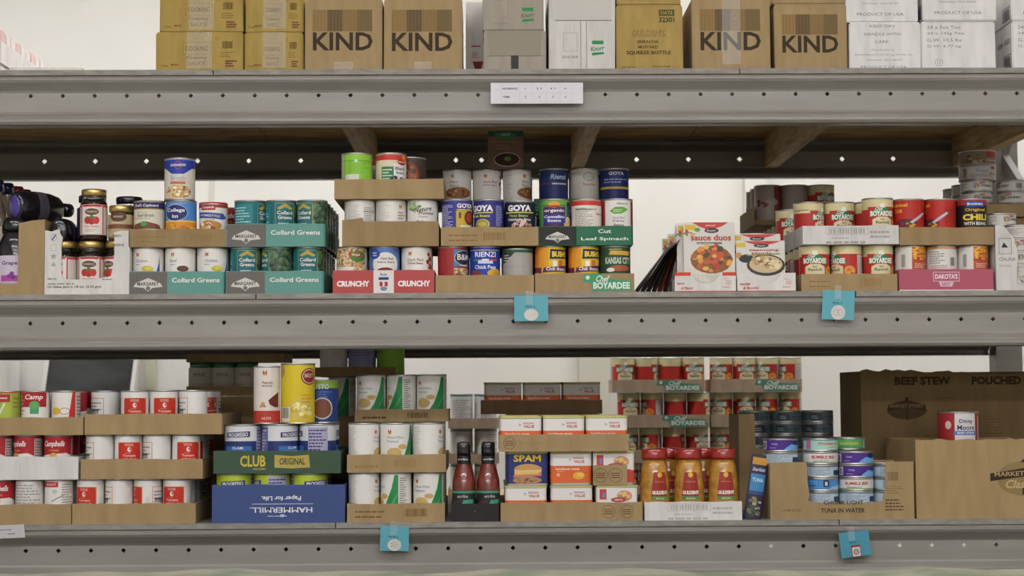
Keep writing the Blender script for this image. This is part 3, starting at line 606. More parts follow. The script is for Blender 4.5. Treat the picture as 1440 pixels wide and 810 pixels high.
a = Art().poly([(-4, 128), (0, 120), (4, 128), (5, 119), (-5, 119)], '9c2f2b', 2).rect(-5, 115, 5, 119, 'd9952f', 2).text('Peanuts', 6, 98, 6, '8a5a4c', 3, w=24).text('DRY ROASTED', 6, 90, 4, '8a5a4c', 3, w=24).poly([(36, 40), (36, 76), (20, 66), (8, 56), (12, 46), (24, 40)], '6c2a28', 2).rect(-100, 4, 100, 32, 'b83a30', 1).blobs(-4, 46, 9, 6, ['c99a5c', 'b5813f'], 7, 4, 2, 3).text('NUTS', 4, 14, 6, 'e2c8b8', 3, w=22)
can_type('peanuts', 'nut_canister', 'canister', 'tall white nut canister with red foot', 31, 137, 'ddd5cb', a)
a = Art().ell(36, 112, 22, 20, '8a2a2a', 2).ring(36, 112, 19, 17, 2, 'd8c8b0', 3).text('BEST', 36, 114, 9, 'd8c8b0', 4, w=26).ell(14, 34, 34, 24, 'd0b95a', 1).blobs(14, 32, 28, 18, ['e2d27a', 'c9a83c', 'efe2a0'], 16, 7, 2, 4).rect(-40, 6, -12, 40, 'dcd8cc', 2).bars(-37, 14, -15, 38, '6a665a', 3).ell(-38, 124, 10, 14, 'b08a5a', 2).lines(16, 50, 44, 74, 3, 'c9962c', 2, 5)
can_type('yellow', 'drink_mix_canister', 'canister', 'tall bright yellow canister with barcode', 40, 143, 'd8c02a', a)
a = Art().rect(-140, 84, 140, 103, '8fae3a', 1).text('BUSTO', -22, 88, 12, 'c8d0dc', 3, w=44).ring(-16, 36, 26, 26, 3, 'c8c2b4', 2).ell(-16, 36, 22, 22, '7a4a34', 2).lines(-30, 62, 8, 80, 3, '5c78b0', 2, 3)
can_type('bluecan', 'coffee_can', 'can', 'dark blue coffee can with lime rim', 40, 105, '27407c', a)
# flat cans
def flat(key, desc, base, art, r=40.8, h=30.6): can_type(key, 'fish_can', 'can', desc, r, h, base, art)
flat('tuna_p', 'flat purple tuna can with light blue wave', '4a2c86', Art().poly([(0, 4), (60, 4), (60, 22), (40, 14), (20, 18), (6, 10)], '6fa8d8', 2).ell(36, 21, 12, 5, '22305e', 3).text('TUNA', -22, 18, 5, 'bfb0dc', 3, w=16).rect(-60, 6, -44, 25, 'd8d4d8', 2).bars(-58, 8, -46, 23, '5a5460', 3).lines(-34, 8, -10, 13, 1, 'a08cc8', 2))
flat('tuna_w', 'flat white tuna can with red lettering', 'd8d4ce', Art().text('BUMBLE BEE', 0, 18, 7, 'b83a3a', 3, w=56).lines(-24, 8, 30, 12, 1, '8a7ca8', 2).rect(-129, 4, 129, 6.5, '7fa86a', 2).rect(40, 8, 60, 24, 'c8ccd0', 2))
flat('tuna_b', 'flat pale blue tuna can', 'b4c4d0', Art().rect(26, 6, 52, 18, '1f3a5c', 2).lines(-34, 7, 20, 24, 5, '8c98a4', 2, 4).rect(-129, 25, 129, 26.3, '6f8a9a', 2))
flat('tuna_s', 'flat sky blue tuna can with dark square emblem', '4f8ac4', Art().rect(-2, 10, 12, 26, '28384c', 2).rect(2, 13, 8, 22, 'c8ccc8', 3).lines(-38, 12, -10, 18, 1, '2c4a8c', 2).poly([(10, 4), (60, 4), (60, 16), (20, 10)], '8fbfe2', 2))
flat('tuna_g', 'flat green fish can with yellow lettering', '5a9a5c', Art().text('CHICKEN', -10, 16, 6, 'd8d04a', 3, w=46).lines(-36, 8, 30, 11, 1, '3c6a3c', 2).rect(30, 6, 56, 25, 'c8ccc4', 2).bars(34, 8, 46, 23, '6a6a64', 3))
flat('tuna_m', 'flat mint can with red script lettering', 'a8cfc4', Art().text('Chicken of', 8, 19, 6, 'c8483c', 3, w=52).text('the sea', 20, 11, 5, 'd8c04a', 3, w=30).rect(-50, 6, -36, 26, 'b46a9a', 2).rect(-129, 26, 129, 27, '5a9a8a', 2))
flat('tuna_d', 'flat dark slate fish can', '4c5a60', Art().lines(-50, 8, 50, 24, 3, '27303a', 2, 4).rect(-20, 6, 10, 24, '252c34', 2).lines(-16, 10, 8, 20, 2, '8c989c', 3, 3))
CH = Art().text('Chicken', 22, 17, 8, '4a4640', 3, w=40, shear=.3).ell(-4, 16, 8, 8, 'd8b03a', 2).rect(-9, 10, 1, 22, '4c78b4', 2.5).rect(4, 22, 20, 25, 'b8403c', 2).lines(-60, 8, -24, 24, 4, '9a968f', 2, 4).bars(60, 8, 76, 22, '55524e', 2)
flat('chick', 'flat white chicken can with yellow badge', 'c8c4bc', CH)
flat('chick_l', 'wide white meat can with pale blue script', 'c4bfb6', Art().text('Breast', 4, 24, 9, '7a9ab8', 3, w=30, shear=.3).rect(28, 28, 44, 35, 'b04a48', 2).lines(-28, 9, 40, 17, 2, '8a8680', 2, 5).bars(-50, 8, -38, 30, '6a665f', 2).text('Meat', 34, 17, 8, 'a88a84', 3, w=24), 47, 39)
flat('chick_d', 'wide can with dim colorful salad print', '8a7c6c', Art().blobs(-16, 16, 30, 10, ['6a5a34', '9a4a3c', '7c8a4c', 'b8a880'], 14, 6, 1, 3).rect(8, 20, 44, 35, 'a8483c', 2).text('Chicken', 24, 12, 8, 'cfc8bc', 3, w=40, shear=.2), 47, 39)

# ================================================================== print for cases and trays
def t_greens(c, words):
    def f(W, H):
        a = Art().rect(0, 0, W, H, c, .3).rect(1, 1, W * .40, H - 1, '6f6c66' if c == '6a9a90' else '3a3d3a', 1)
        cx, k = W * .2, H / 53
        a.poly([(cx - 34 * k, H * .33), (cx - 28 * k, H * .5), (cx, H * .72), (cx + 28 * k, H * .5), (cx + 34 * k, H * .33), (cx + 10 * k, H * .28), (cx, H * .12), (cx - 10 * k, H * .28)], 'cfccc4', 2)
        a.text('MARGARET', cx, H * .46, 8 * k, '4a4844', 3, w=50 * k).ell(cx, H * .26, 5 * k, 5 * k, '7a7770', 3)
        for i in range(14): a.rect(2 + i * W * .028, 1, 2.7 + i * W * .028, H - 1, '7f7c75' if c == '6a9a90' else '474a47', 1.2)
        for i, wd in enumerate(words): a.text(wd, W * .70, H * (.62 if len(words) == 1 else .74 - .42 * i), 11 * k, 'e6e4dc', 3, w=W * (.5 if len(wd) > 6 else .14))
        return a.rect(W * .985, 1, W, H - 1, '4a8a84' if c == '6a9a90' else '24543c', 2)
    return f
def t_faint(n=2, seed=1, bar=True, c='8a6c42', cx=.62):
    def f(W, H):
        a = Art().lines(W * .08, H * .25, W * .4, H * .8, n, c, 1, seed, .3)
        if bar: a.bars(W * cx, H * .3, W * (cx + .22), H * .72, c, 1, seed)
        return a
    return f
def t_crunchy(W, H):
    return Art().rect(0, 0, W, H, 'b65755', .3).rect(W * .4, 0, W * .6, H, 'dedad6', 1).text('CRUNCHY', W * .2, H * .42, 14, 'efe6e4', 2, w=W * .32, bold=.05).text('CRUNCHY', W * .8, H * .42, 14, 'efe6e4', 2, w=W * .32, bold=.05).rect(W * .45, H * .58, W * .55, H * .7, '3a4a8a', 2).text('Bush', W * .5, H * .82, 6, '3a4a8a', 2).rect(W * .46, H * .3, W * .49, H * .5, 'b83a44', 2).rect(W * .51, H * .3, W * .54, H * .5, 'b83a44', 2).ell(W * .5, H * .2, 8, 5, '7f86a8', 2)
def t_boy(col='4f9a72'):
    def f(W, H):
        a = Art().poly([(W * .58, H * .06), (W * .98, H * .1), (W * .96, H * .62), (W * .72, H * .72), (W * .68, H * .98), (W * .5, H * .98), (W * .48, H * .55), (W * .56, H * .5)], col, 1)
        return a.text('BOYARDEE', W * .77, H * .36, H * .36, 'dfe8dc', 2, w=W * .37, bold=.04).text('Chef', W * .68, H * .72, H * .34, 'dfe8dc', 2.5, w=W * .13, shear=.3).ell(W * .53, H * .78, 5, 5, 'cfe0d0', 2)
    return f
def t_box(c='b9b5ae'):
    def f(W, H):
        return Art().frame(W * .24, H * .52, W * .68, H * .9, 1, c, 1).bars(W * .27, H * .58, W * .65, H * .85, c, 1).lines(W * .30, H * .3, W * .56, H * .42, 1, c, 1, 4).lines(W * .7, H * .34, W * .92, H * .84, 2, c, 1, 6).lines(W * .24, H * .04, W * .8, H * .18, 1, c, 1, 7, .8)
    return f
def t_dakota(W, H):
    return Art().rect(0, H * .06, W, H, 'b05d6c', .3).rect(0, 0, W, H * .06, 'd8d4d0', .3).frame(W * .36, H * .44, W * .64, H * .88, 1.3, 'dcc8d0', 1).text("DAKOTA'S", W * .5, H * .67, H * .24, 'e6d8de', 2, w=W * .24, bold=.04).poly([(W * .42, H * .42), (W * .58, H * .42), (W * .56, H * .2), (W * .44, H * .2)], 'd8bcc8', 1.5).text('BEST', W * .5, H * .31, H * .14, 'b05d6c', 2)
def t_club(W, H):
    a = Art().rect(0, 0, W, H, '475c4a', .3).text('CLUB', W * .31, H * .55, H * .5, 'c9b64c', 2, w=W * .2, bold=.03).text('CRACKERS', W * .36, H * .2, H * .08, 'c9b64c', 2, w=W * .1)
    a.poly([(W * .48, H * .26), (W * .62, H * .22), (W * .76, H * .26), (W * .75, H * .82), (W * .62, H * .76), (W * .48, H * .82)], 'b7a45a', 1.5)
    return a.text('ORIGINAL', W * .62, H * .53, H * .3, '3c4a34', 2.5, w=W * .2)
def t_hammer(W, H):
    a = Art().rect(0, 0, W, H, '495886', .3)
    a.text('HAMMERMILL.', W * .52, H * .34, H * .14, 'e6e8ee', 2, w=W * .47, rot=180, bold=.012).rect(W * .3, H * .49, W * .76, H * .505, 'cdd4e2', 2).text('Paper for Life.', W * .52, H * .66, H * .15, 'dfe3ec', 2, w=W * .3, rot=180)
    return a.lines(W * .42, H * .17, W * .64, H * .21, 1, 'cdd4e2', 2).ell(W * .53, H * .19, 6, 3.4, 'cdd4e2', 2)
def t_stamps(ps):
    def f(W, H):
        a = Art()
        for p in ps:
            a.ring(W * p, H * .5, H * .36, H * .36, 1, '5c4a30', 1)
            for i in range(3): a.rect(W * p - H * .24, H * (.36 + .11 * i), W * p + H * .24, H * (.40 + .11 * i), '5c4a30', 1)
        return a
    return f
def c_kind(W, H):
    a = Art(); k = W / 110; z0 = lambda y: H - (y + 6) * k            # rows measured from the case top
    for i, c in enumerate(('92784f', '6b5b42', '8c734c', '776546')):
        a.rect((11 + 21.2 * i) * k, z0(41), (11 + 21.2 * (i + 1)) * k, z0(10), c, 1)
        for j in range(4): a.rect((13 + 21.2 * i + 5 * j) * k, z0(41), (13.7 + 21.2 * i + 5 * j) * k, z0(10), '7f6a46', 1.2)
    a.text('KIND', 54 * k, z0(55.5), 26 * k, '443a2e', 2, w=85 * k, bold=.025)
    return a
def c_gulden(W, H):
    k = W / 95; z = lambda y: H - (y - 3) * k
    a = Art().rect(61 * k, z(19), 83 * k, z(10), '4c5a3a', 1).text('DATE', 72 * k, z(14.5), 5 * k, 'b39655', 2).text('32301', 72 * k, z(24.5), 7.5 * k, '4c4a34', 2, w=22 * k, bold=.03)
    a.text("GULDEN'S", 46 * k, z(44), 10 * k, '5f5434', 2, w=46 * k, bold=.03).text("GULDEN'S", 46 * k, z(44), 9.2 * k, 'bd9f62', 3, w=44 * k, bold=-.01).text('SRIRACHA', 45 * k, z(56), 4.5 * k, '5f5434', 2, w=31 * k, bold=.03).text('MUSTARD', 45 * k, z(63.5), 4.5 * k, '5f5434', 2, w=28 * k, bold=.03).text('SQUEEZE BOTTLE', 46 * k, z(72), 6 * k, '4c4632', 2, w=63 * k, bold=.03)
    return a.lines(8 * k, z(93), 40 * k, z(90), 1, '7a6840', 1).lines(52 * k, z(92), 88 * k, z(89), 1, '7a6840', 1, 4)
def c_gold(seed):
    def f(W, H):
        a = Art().frame(W * .31, H * .42, W * .63, H * .74, .8, '7c6234', 1).text('COOKING', W * .47, H * .58, H * .12, '6a522c', 2, w=W * .26).text('Creamy', W * .47, H * .34, H * .1, '6a522c', 2, w=W * .24).text('SAUCE', W * .47, H * .2, H * .1, '7c6234', 2, w=W * .2)
        a.bars(W * .76, H * .58, W * .88, H * .76, '5c4828', 1, seed).lines(W * .74, H * .36, W * .9, H * .52, 3, '86703e', 1, seed).lines(W * .8, H * .12, W * .93, H * .3, 3, '6e3a34', 1, seed, .6)
        return a.text('F.O.B', W * .1, H * .14, H * .05, '6a522c', 2).text('MADE', W * .22, H * .17, H * .05, '7c3a2c', 2).ring(W * .70, H * .83, 4, 4, .7, '6a522c', 1)
    return f
def knorr(W, H, u, z, k, gz):
    a = Art().frame(u - 48 * k, z + 4 * k, u - 28 * k, z + 30 * k, .8, '8f8b84', 1).text('KNORR', u - 38 * k, z - 4 * k, 4 * k, '8f8b84', 1.5, w=22 * k)
    return a.rect(u - 8 * k, z + 14 * k, u + 8 * k, z + 19 * k, '3f8f58', 1).text('Knorr', u, z + 8 * k, 6.5 * k, '4c7a5a', 2, w=19 * k, shear=.25, rot=6).poly([(u - 8 * k, z - 2 * k), (u + 9 * k, z), (u + 8 * k, z + 3 * k), (u - 8 * k, z + 2 * k)], '3f8f58', 1)
def c_usa(mode):
    def f(W, H):
        g = '7d7974'; a = Art()
        if mode == 0:
            a.text('KEEP DRY', W * .47, H * .91, 6, g, 1, w=W * .36, bold=0).text('HANDLE WITH', W * .46, H * .74, 7, g, 1, w=W * .5, bold=0).text('CARE.', W * .46, H * .58, 7, g, 1, w=W * .2, bold=0)
            a.text('Distributed by', W * .47, H * .40, 4.5, g, 1, w=W * .32, bold=0).text('Zwanenberg Food Group (USA), Inc.', W * .48, H * .30, 4.5, g, 1, w=W * .82, bold=0).text('Cincinnati, Ohio 45239', W * .48, H * .19, 4.5, g, 1, w=W * .5, bold=0).text('PRODUCT OF USA', W * .48, H * .04, 6, g, 1, w=W * .64, bold=0)
        elif mode == 1:
            a.text('Cincinnati, Ohio 45239', W * .48, H * .40, 4.5, g, 1, w=W * .5, bold=0).text('PRODUCT OF USA', W * .48, H * .17, 7.5, g, 1, w=W * .64, bold=0).text('Distributed by', W * .48, H * .6, 4.5, g, 1, w=W * .32, bold=0)
        else:
            for i, s in enumerate(('24 x 5oz Tins', '24 x 142g Tins', 'G.W. 10.5 lbs', 'G.W. 4.77 kg')): a.text(s, W * .08, H * (.87 - .135 * i), 8, g, 1, w=W * (.45, .5, .46, .45)[i], al='l', bold=0)
            a.ring(W * .23, H * .13, 9, 9, .9, g, 1).ring(W * .23, H * .13, 4, 4, .9, g, 1)
        return a
    return f
def c_hatch(W, H):
    return Art().frame(W * .72, H * .06, W * .97, H * .34, 1.6, '3a3734', 1).bars(W * .74, H * .08, W * .94, H * .3, '3a3734', 1).text('USA 15521', W * .75, H * .62, 12, '55514c', 1, w=W * .4)

# ================================================================== TOP SHELF
z = Z1; PY = 97; G = 'K:a88f4e'
def case(pl, pr, y0, dep, zb, ht, col, label, py=PY, **k):
    x0, x1 = at(pl, py, y0).x, at(pr, py, y0).x
    return carton(x0, x1, y0, y0 + dep, zb, zb + ht, col, k.pop('name', 'cardboard_box'), label, **k)
S0 = 606.0
hA = .0945
case(219, 341.5, .02, .26, z, hA, G, 'golden kraft case with clear tape, lower box beside the wall gap', art=c_gold(3), tape=(.03, .088))
case(224, 341.5, .024, .26, z + hA, hA, G, 'golden kraft case with clear tape, upper box beside the wall gap', art=c_gold(5), tape=(.03, .088))
case(344, 427, .028, .26, z, hA, G, 'golden kraft case next to the first letter-printed box, lower of two', art=c_gold(7), tape=(.028, .085))
case(345, 427, .030, .26, z + hA, hA, G, 'golden kraft case next to the first letter-printed box, upper of two', art=c_gold(9), tape=(.028, .085))
hK = .172
KK = 'K:a58d66'
case(428.5, 537.5, .012, .24, z, hK, KK, 'kraft box printed KIND beside the golden kraft cases', art=c_kind, tab=.024)
case(539.5, 650, .012, .24, z, hK, KK, 'kraft box printed KIND beside the narrow white carton', art=c_kind, tab=.022)
case(974, 1084, .012, .24, z, hK, KK, 'kraft box printed KIND beside the mustard case, clear tape down its face', art=c_kind, tape=(.022, .16))
case(1090, 1192, .012, .22, z, .157, KK, 'kraft box printed KIND with another box lying on top', art=lambda W, H: c_kind(W, H))
case(1088, 1191, .014, .22, z + .157, .09, KK, 'plain kraft box lying on a KIND box beside the white cases')
def c_red(W, H): return Art().rect(W * .3, H * .44, W * .8, H * .455, 'b8403c', 1).lines(W * .34, H * .3, W * .76, H * .38, 4, 'c8645c', 1, 2).poly([(W * .36, H * .26), (W * .96, H * .26), (W * .66, H * .04)], '8c3a38', 1).rect(W * .25, H * .255, W * .97, H * .265, 'c8a8a0', 1.2)
case(655, 681, .17, .2, z, .2, 'K:cfcdc6', 'narrow white carton with red triangle print set back between boxes', art=c_red, name='carton')
KG = 'K:a39a8c'  # board greyed to carry the shadow of the boxes above
def c_slot(W, H):
    k = W / 88
    return Art().poly([(5 * k, H - 1), (82 * k, H - 1), (80 * k, H - 36 * k), (8 * k, H - 36 * k)], '97907f', 1).poly([(5 * k, H - 36 * k), (82 * k, H - 36 * k), (82 * k, H - 36.8 * k), (5 * k, H - 36.8 * k)], '6c665c', 2)
e = case(680, 768, .02, .2, z, .0965, KG, 'display case in shade-greyed board with dark slot, lower of two', art=c_slot, name='display_case')
mb = MB(); bxo = e.location
mb.box(-.009, .009, -.1012, -.1004, .002, .036, '1c1a18'); link('hand_slot', mb.mesh('hand_slot'), e)
case(679, 765, .022, .2, z + .0965, .095, KG, 'display case in shade-greyed board with green logo, upper of two', art=lambda W, H: knorr(W, H, W * .74, H * .25, W / 88, 0), name='display_case')
def c_kn(W, H):
    k = W / 92; a = knorr(W, H, W * .74, 22 * k, k, 0)
    a.poly([(7 * k, H), (90 * k, H), (87 * k, H - 78 * k * 1.12), (10 * k, H - 78 * k * 1.12)], 'c9c6be', .5)
    return a.rect(44 * k, 0, 45 * k, H - 80 * k * 1.12, '8f8b84', 1).rect(52 * k, 0, 53 * k, H - 80 * k * 1.12, '8f8b84', 1).rect(9 * k, H - 79.5 * k * 1.12, 88 * k, H - 78.4 * k * 1.12, '77736c', 1.2)
case(772, 865, .014, .22, z, .27, 'K:d2cfc8', 'white display case with green logo and torn edges', art=c_kn, name='display_case', jig=.003)
case(867, 961, .014, .24, z, .156, 'K:ab9155', 'golden kraft case reading SQUEEZE BOTTLE', art=c_gulden)
case(868, 958, .016, .24, z + .156, .09, 'K:ab9155', 'plain golden kraft case on the SQUEEZE BOTTLE case')
WB = 'K:dedbd8'
case(1194, 1295, .012, .25, z, .113, WB, 'white case reading HANDLE WITH CARE', art=c_usa(0), tape=(.018, .02), rz=.6)
case(1190, 1292.5, .014, .25, z + .113, .113, WB, 'white case reading PRODUCT OF USA atop the HANDLE WITH CARE case', art=c_usa(1))
case(1296.5, 1401, .012, .25, z, .115, WB, 'white case reading 24 x 5oz Tins beside the HANDLE WITH CARE case', art=c_usa(2), sideart=c_hatch)
case(1299, 1403, .008, .25, z + .115, .113, WB, 'white case reading PRODUCT OF USA atop a case of tins', art=c_usa(1), sideart=c_hatch)
case(1424, 1530, .012, .25, z, .115, WB, 'white case with black hatched side print at the rack end, lower of two', art=c_usa(2), sideart=c_hatch)
case(1424, 1530, .010, .25, z + .115, .113, WB, 'white case with black hatched side print at the rack end, upper of two', art=c_usa(1), sideart=c_hatch)
# white trays of small cartons at the left end
ya = .22
for lv in range(2):
    tray(-130, 3 - 2 * lv, PY, ya, z + .062 * lv, (.05, .055)[lv], .44, 'K:d5d1cc', 'white_tray', ('low white tray under another tray at the open wall end', 'white tray of small pink-edged cartons at the open wall end')[lv])
for i in range(9):
    yy = ya + .012 + .047 * i
    for j, px in enumerate((-58, -24)):
        x0 = at(-90 + 46 * j, PY, ya).x
        if j == 1: x0 = at(2, PY, ya).x - .004 - .072
        elif i > 1: continue
        carton(x0, x0 + .07, yy, yy + .043, z + .062 + TT, z + .062 + TT + .083 - .004 * (i % 2), 'K:d8d2cc' if i % 3 else 'K:d6b8b2', 'small_carton', 'small pale carton standing in the white tray at the wall end', group='small cartons in the white tray')
for j in range(9):
    x0 = at(2, PY, ya).x - .004 - .072; yy = ya + .012 + .047 * j
    carton(x0, x0 + .07, yy, yy + .043, z + TT, z + .0615, 'K:d8d4ce', 'small_carton', 'small pale carton in the lower white tray at the wall end', group='small cartons in the lower white tray')
case(12, 116, .03, .15, z, .013, 'K:d9d4cb', 'flat white box lying at the open wall end', name='flat_box')

# ================================================================== JARS, BOTTLES, POUCHES
def part(name, prof, key, parent, n=28, sx=1, sy=1, art=None, artr=None):
    mb = MB(); mb.lathe(prof, n, key, sx=sx, sy=sy)
    if art: art.emit(mb, cylmap(artr), cylcuts(artr, n))
    return (name, mb.mesh(name))
def thing(name, cat, label, parts, x, y, z, rot=0, rx=0, ry=0, group=None):
    e = link(name, None, None, (x, y, z)); e.rotation_euler = (R(rx), R(ry), R(rot)); tag(e, label, cat, group or label)
    for n, me in parts: link(n, me, e)
    return e
def jar_parts(r, h, fill, lid, base, art, neck=.8, z0=.12, z1=.74, lidh=.016, fz=.9):
    sh = h - lidh - .006
    body = [(0, 0), (r - .004, 0), (r, .005), (r, sh * .84), (r * .97, sh * .9), (r * neck, sh * .97), (r * neck, h - lidh)]
    P = [part('contents', [(0, .004), (r - .006, .004), (r - .0025, .009), (r - .0025, sh * .82), (r * .92, sh * fz), (0, sh * fz)], fill, None)]
    P.append(part('glass', body, 'glass', None))
    lr = r * neck + .003
    P.append(part('lid', [(lr, h - lidh), (lr + .0012, h - lidh + .001), (lr + .0012, h - .002), (lr - .001, h), (lr - .004, h), (lr - .005, h - .001), (0, h - .001)], lid, None))
    mb = MB(); mb.lathe([(r + .0001, h * z0), (r + .0004, h * z0), (r + .0004, h * z1), (r + .0001, h * z1)], 28, base, smooth=False)
    art.emit(mb, cylmap(r + .0004), cylcuts(r + .0004, 28)); P.append(('label', mb.mesh('label')))
    return P
a = Art().rect(-26, 16, 26, 84, 'e0dad0', 1.5).rect(-29, 16, -26, 86, 'b8383c', 2).rect(26, 16, 29, 86, 'b8383c', 2).rect(-108, 81, 108, 86, 'b8383c', 2)
a.ell(0, 69, 17, 8, '5a4640', 2).text('PRESERVES', 0, 69, 5, 'c9b48c', 3, w=26).ell(-10, 49, 8, 9, 'b8342c', 2).ell(0, 48, 8, 10, 'a82c26', 2.2).ell(10, 49, 8, 9, 'c03a30', 2.4).blobs(0, 57, 14, 2, ['4c6a3a', '5f7a44'], 6, 3.5, 2.6, 3).text('STRAWBERRY', 0, 34, 4, 'c8605c', 3, w=36).lines(-16, 22, 16, 30, 2, 'c8908c', 2)
JAM = jar_parts(.0312, .124, 'F:3a1614', 'gold', 'cfc5bb', a, z1=.70)
a = Art().ell(0, 58, 20, 12, '5c3c2c', 2).text('HONEY', 0, 58, 5, 'd8c08a', 3, w=24).rect(-40, 30, 40, 40, '7a4a34', 2).lines(-18, 42, 18, 48, 1, 'cfc0a0', 2)
HONEY = jar_parts(.029, .086, 'F:b39b6c', 'gold', 'b7a47c', a)
a = Art().rect(-30, 20, 30, 60, 'c6c0cc', 2).text('GRAPE', 0, 46, 10, '6a4a7a', 3, w=40)
DARKJAR = jar_parts(.036, .118, 'F:1c1414', 'P:2a2438', '3a2f4a', a)
DARKLID = jar_parts(.034, .115, 'F:181414', 'P:1c1b22', '2c2630', Art().rect(-20, 40, 20, 60, '4a404c', 2))
a = Art().rect(-40, 30, 40, 70, 'c8c2b4', 1).text('SPICE', 0, 52, 8, '5a6a4c', 2, w=30)
SPICE = jar_parts(.032, .084, 'F:7a5a3a', 'P:2f6a4a', 'b9b2a2', a)

# ================================================================== MIDDLE SHELF
z = Z2; H = .108; LV = H + TT
zt = lambda n: z + LV * n                       # underside of tray n
zc = lambda n: z + LV * n + TT + .0002          # underside of the cans in tray n
Y0 = .010; YC = Y0 + .005
PB = 395
# ---- far left: kraft display box with squeeze bottles
tray(-60, 62, PB, .012, z, .178, .20, KR, 'display_box', 'cut kraft display box of dark squeeze bottles at the shelf end', 'box',
     top=[(0, .16), (.30, .16), (.695, .15), (.70, .95), (.85, .985), (1.0, 1.0)], sides=.178, back=.10)
def squeeze():
    prof = [(0, 0), (.026, 0), (.031, .006), (.033, .04), (.033, .10), (.030, .125), (.022, .145), (.014, .15)]
    P = [part('bottle', prof, 'P:201a22', None, sx=1.1, sy=.75)]
    P.append(part('cap', [(.0145, .149), (.024, .151), (.026, .158), (.025, .172), (.018, .182), (0, .184)], 'P:161618', None, sx=1.1, sy=.8))
    mb = MB(); a = Art().rect(-20, 0, 20, 14, 'b04a9c', 2).ell(6, 18, 5, 5, '7a3a8c', 3).ell(0, 12, 5, 5, '7a3a8c', 3).ell(9, 10, 5, 5, '6a2a7c', 3).text('Grape', 0, 42, 12, '4c2a6a', 3, w=36)
    mb.lathe([(.0332, .012), (.0334, .0125), (.0334, .09), (.0332, .091)], 28, 'cbbfd0', sx=1.1, sy=.75)
    f = cylmap(.0334); a.emit(mb, lambda u, zz, off: (lambda p: (p[0] * 1.1, p[1] * .75, p[2]))(f(u, zz + .03, off)), cylcuts(.0334, 28)); P.append(('label', mb.mesh('label')))
    return P
SQ = squeeze()
for px, yy, rot in ((-28, .05, 4), (19, .05, -8), (-28, .11, 0), (19, .11, 4), (-28, .17, 0), (19, .17, 0)):
    thing('squeeze_bottle', 'bottle', 'dark purple squeeze bottle standing in the cut kraft display box', SQ, at(px, 380, yy).x, yy, z + TT, rot, group='squeeze bottles in the kraft box')
BIG = [part('bottle', [(0, 0), (.014, .004), (.028, .002), (.033, .008), (.035, .05), (.034, .11), (.028, .14), (.018, .155), (.013, .16)], 'P:18161a', None, sx=1.1, sy=.72),
       part('base_disc', [(0, -.001), (.022, -.001), (.024, .001)], 'P:4a3c8c', None, sx=1.1, sy=.72),
       part('cap', [(.0135, .158), (.017, .16), (.017, .182), (.014, .184), (0, .184)], 'P:161618', None, sx=1, sy=1),
       part('label', [(.0352, .06), (.0356, .061), (.0354, .09), (.035, .091)], '46404a', None, sx=1.1, sy=.72)]
BIG2 = [p for p in BIG if p[0] != 'base_disc']
zl = z + TT + .1845
def lie(parts, p, axis, label):
    e = thing('squeeze_bottle', 'bottle', label, parts, *p)
    e.rotation_euler = Vector(axis).to_track_quat('Z', 'X').to_euler()
    return e
lie(BIG, (at(20, 290, .05).x, .05, zl + .026), (.5, .86, .03), 'black bottle lying across the standing squeeze bottles, purple end disc')
lie(BIG2, (at(81, 310, .03).x, .03, z + TT + .1245 + .0236), (.05, 1, 0), 'black bottle lying on the jam jars, oval base facing out').scale = (.9, .9, .9)
# bottles with red and blue caps deeper on the shelf
def sauce_bottle(cap, body):
    return [part('bottle', [(0, 0), (.026, 0), (.028, .004), (.028, .20), (.024, .232), (.013, .258), (.0125, .288)], body, None, 20),
            part('cap', [(.0125, .281), (.0165, .282), (.0165, .309), (.014, .312), (0, .312)], cap, None, 20),
            part('label', [(.0281, .08), (.0284, .081), (.0284, .19), (.0281, .191)], 'c9bda6', None, 20)]
RB = sauce_bottle('P:8c2f2a', 'F:6a5a4a'); BB = sauce_bottle('P:23264a', 'F:8a7a6a')
for i, (px, yy) in enumerate(((24, .47), (35, .54), (46, .61))):
    thing('sauce_bottle', 'bottle', 'slim bottle with a dull red cap behind the dark jugs', RB, at(px, 270, yy).x, yy, z, 0, group='red-capped bottles behind the jugs')
for i, (px, yy) in enumerate(((-4, .33), (10, .40))):
    thing('sauce_bottle', 'bottle', 'slim pale bottle with a dark blue cap behind the dark jugs', BB, at(px, 260, yy).x, yy, z, 0, group='blue-capped bottles behind the jugs')
# ---- strawberry case
def t_jar(W, Hh):
    k = W / 121; a = Art()
    a.ring(12.5 * k, 82 * k, 4.5 * k, 5 * k, .8, '8a8a8c', 1).poly([(9.5 * k, 79 * k), (11 * k, 78 * k), (16.5 * k, 86 * k), (15.5 * k, 87 * k)], '3c52a8', 2).frame(8.5 * k, 63 * k, 16.5 * k, 72 * k, .7, '9a9a98', 1)
    st = [(12.5 * k + (5.5 if i % 2 == 0 else 2.3) * k * math.sin(math.pi * i / 5), 55 * k + (5.5 if i % 2 == 0 else 2.3) * k * math.cos(math.pi * i / 5)) for i in range(10)]
    a.poly(st, 'a5a5a2', 1).poly([(9 * k, 41 * k), (16 * k, 41 * k), (12.5 * k, 48 * k)], 'a5a5a2', 1)
    a.text('12 Glass Jars x 18 oz. (510 gm)', 43 * k, 11 * k, 4.3 * k, '4a4846', 1, w=76 * k).lines(5 * k, 15 * k, 62 * k, 18 * k, 1, '77746f', 1).text('Net wt.', 11 * k, 23 * k, 3.5 * k, '66635e', 1, w=13 * k)
    a.text('BERRY', 103 * k, 84 * k, 3.6 * k, '6a6762', 1, w=13 * k).text('PRESERVES', 105 * k, 71 * k, 3.6 * k, '6a6762', 1, w=16 * k).lines(82 * k, 21 * k, 104 * k, 24 * k, 1, '77746f', 1)
    return a
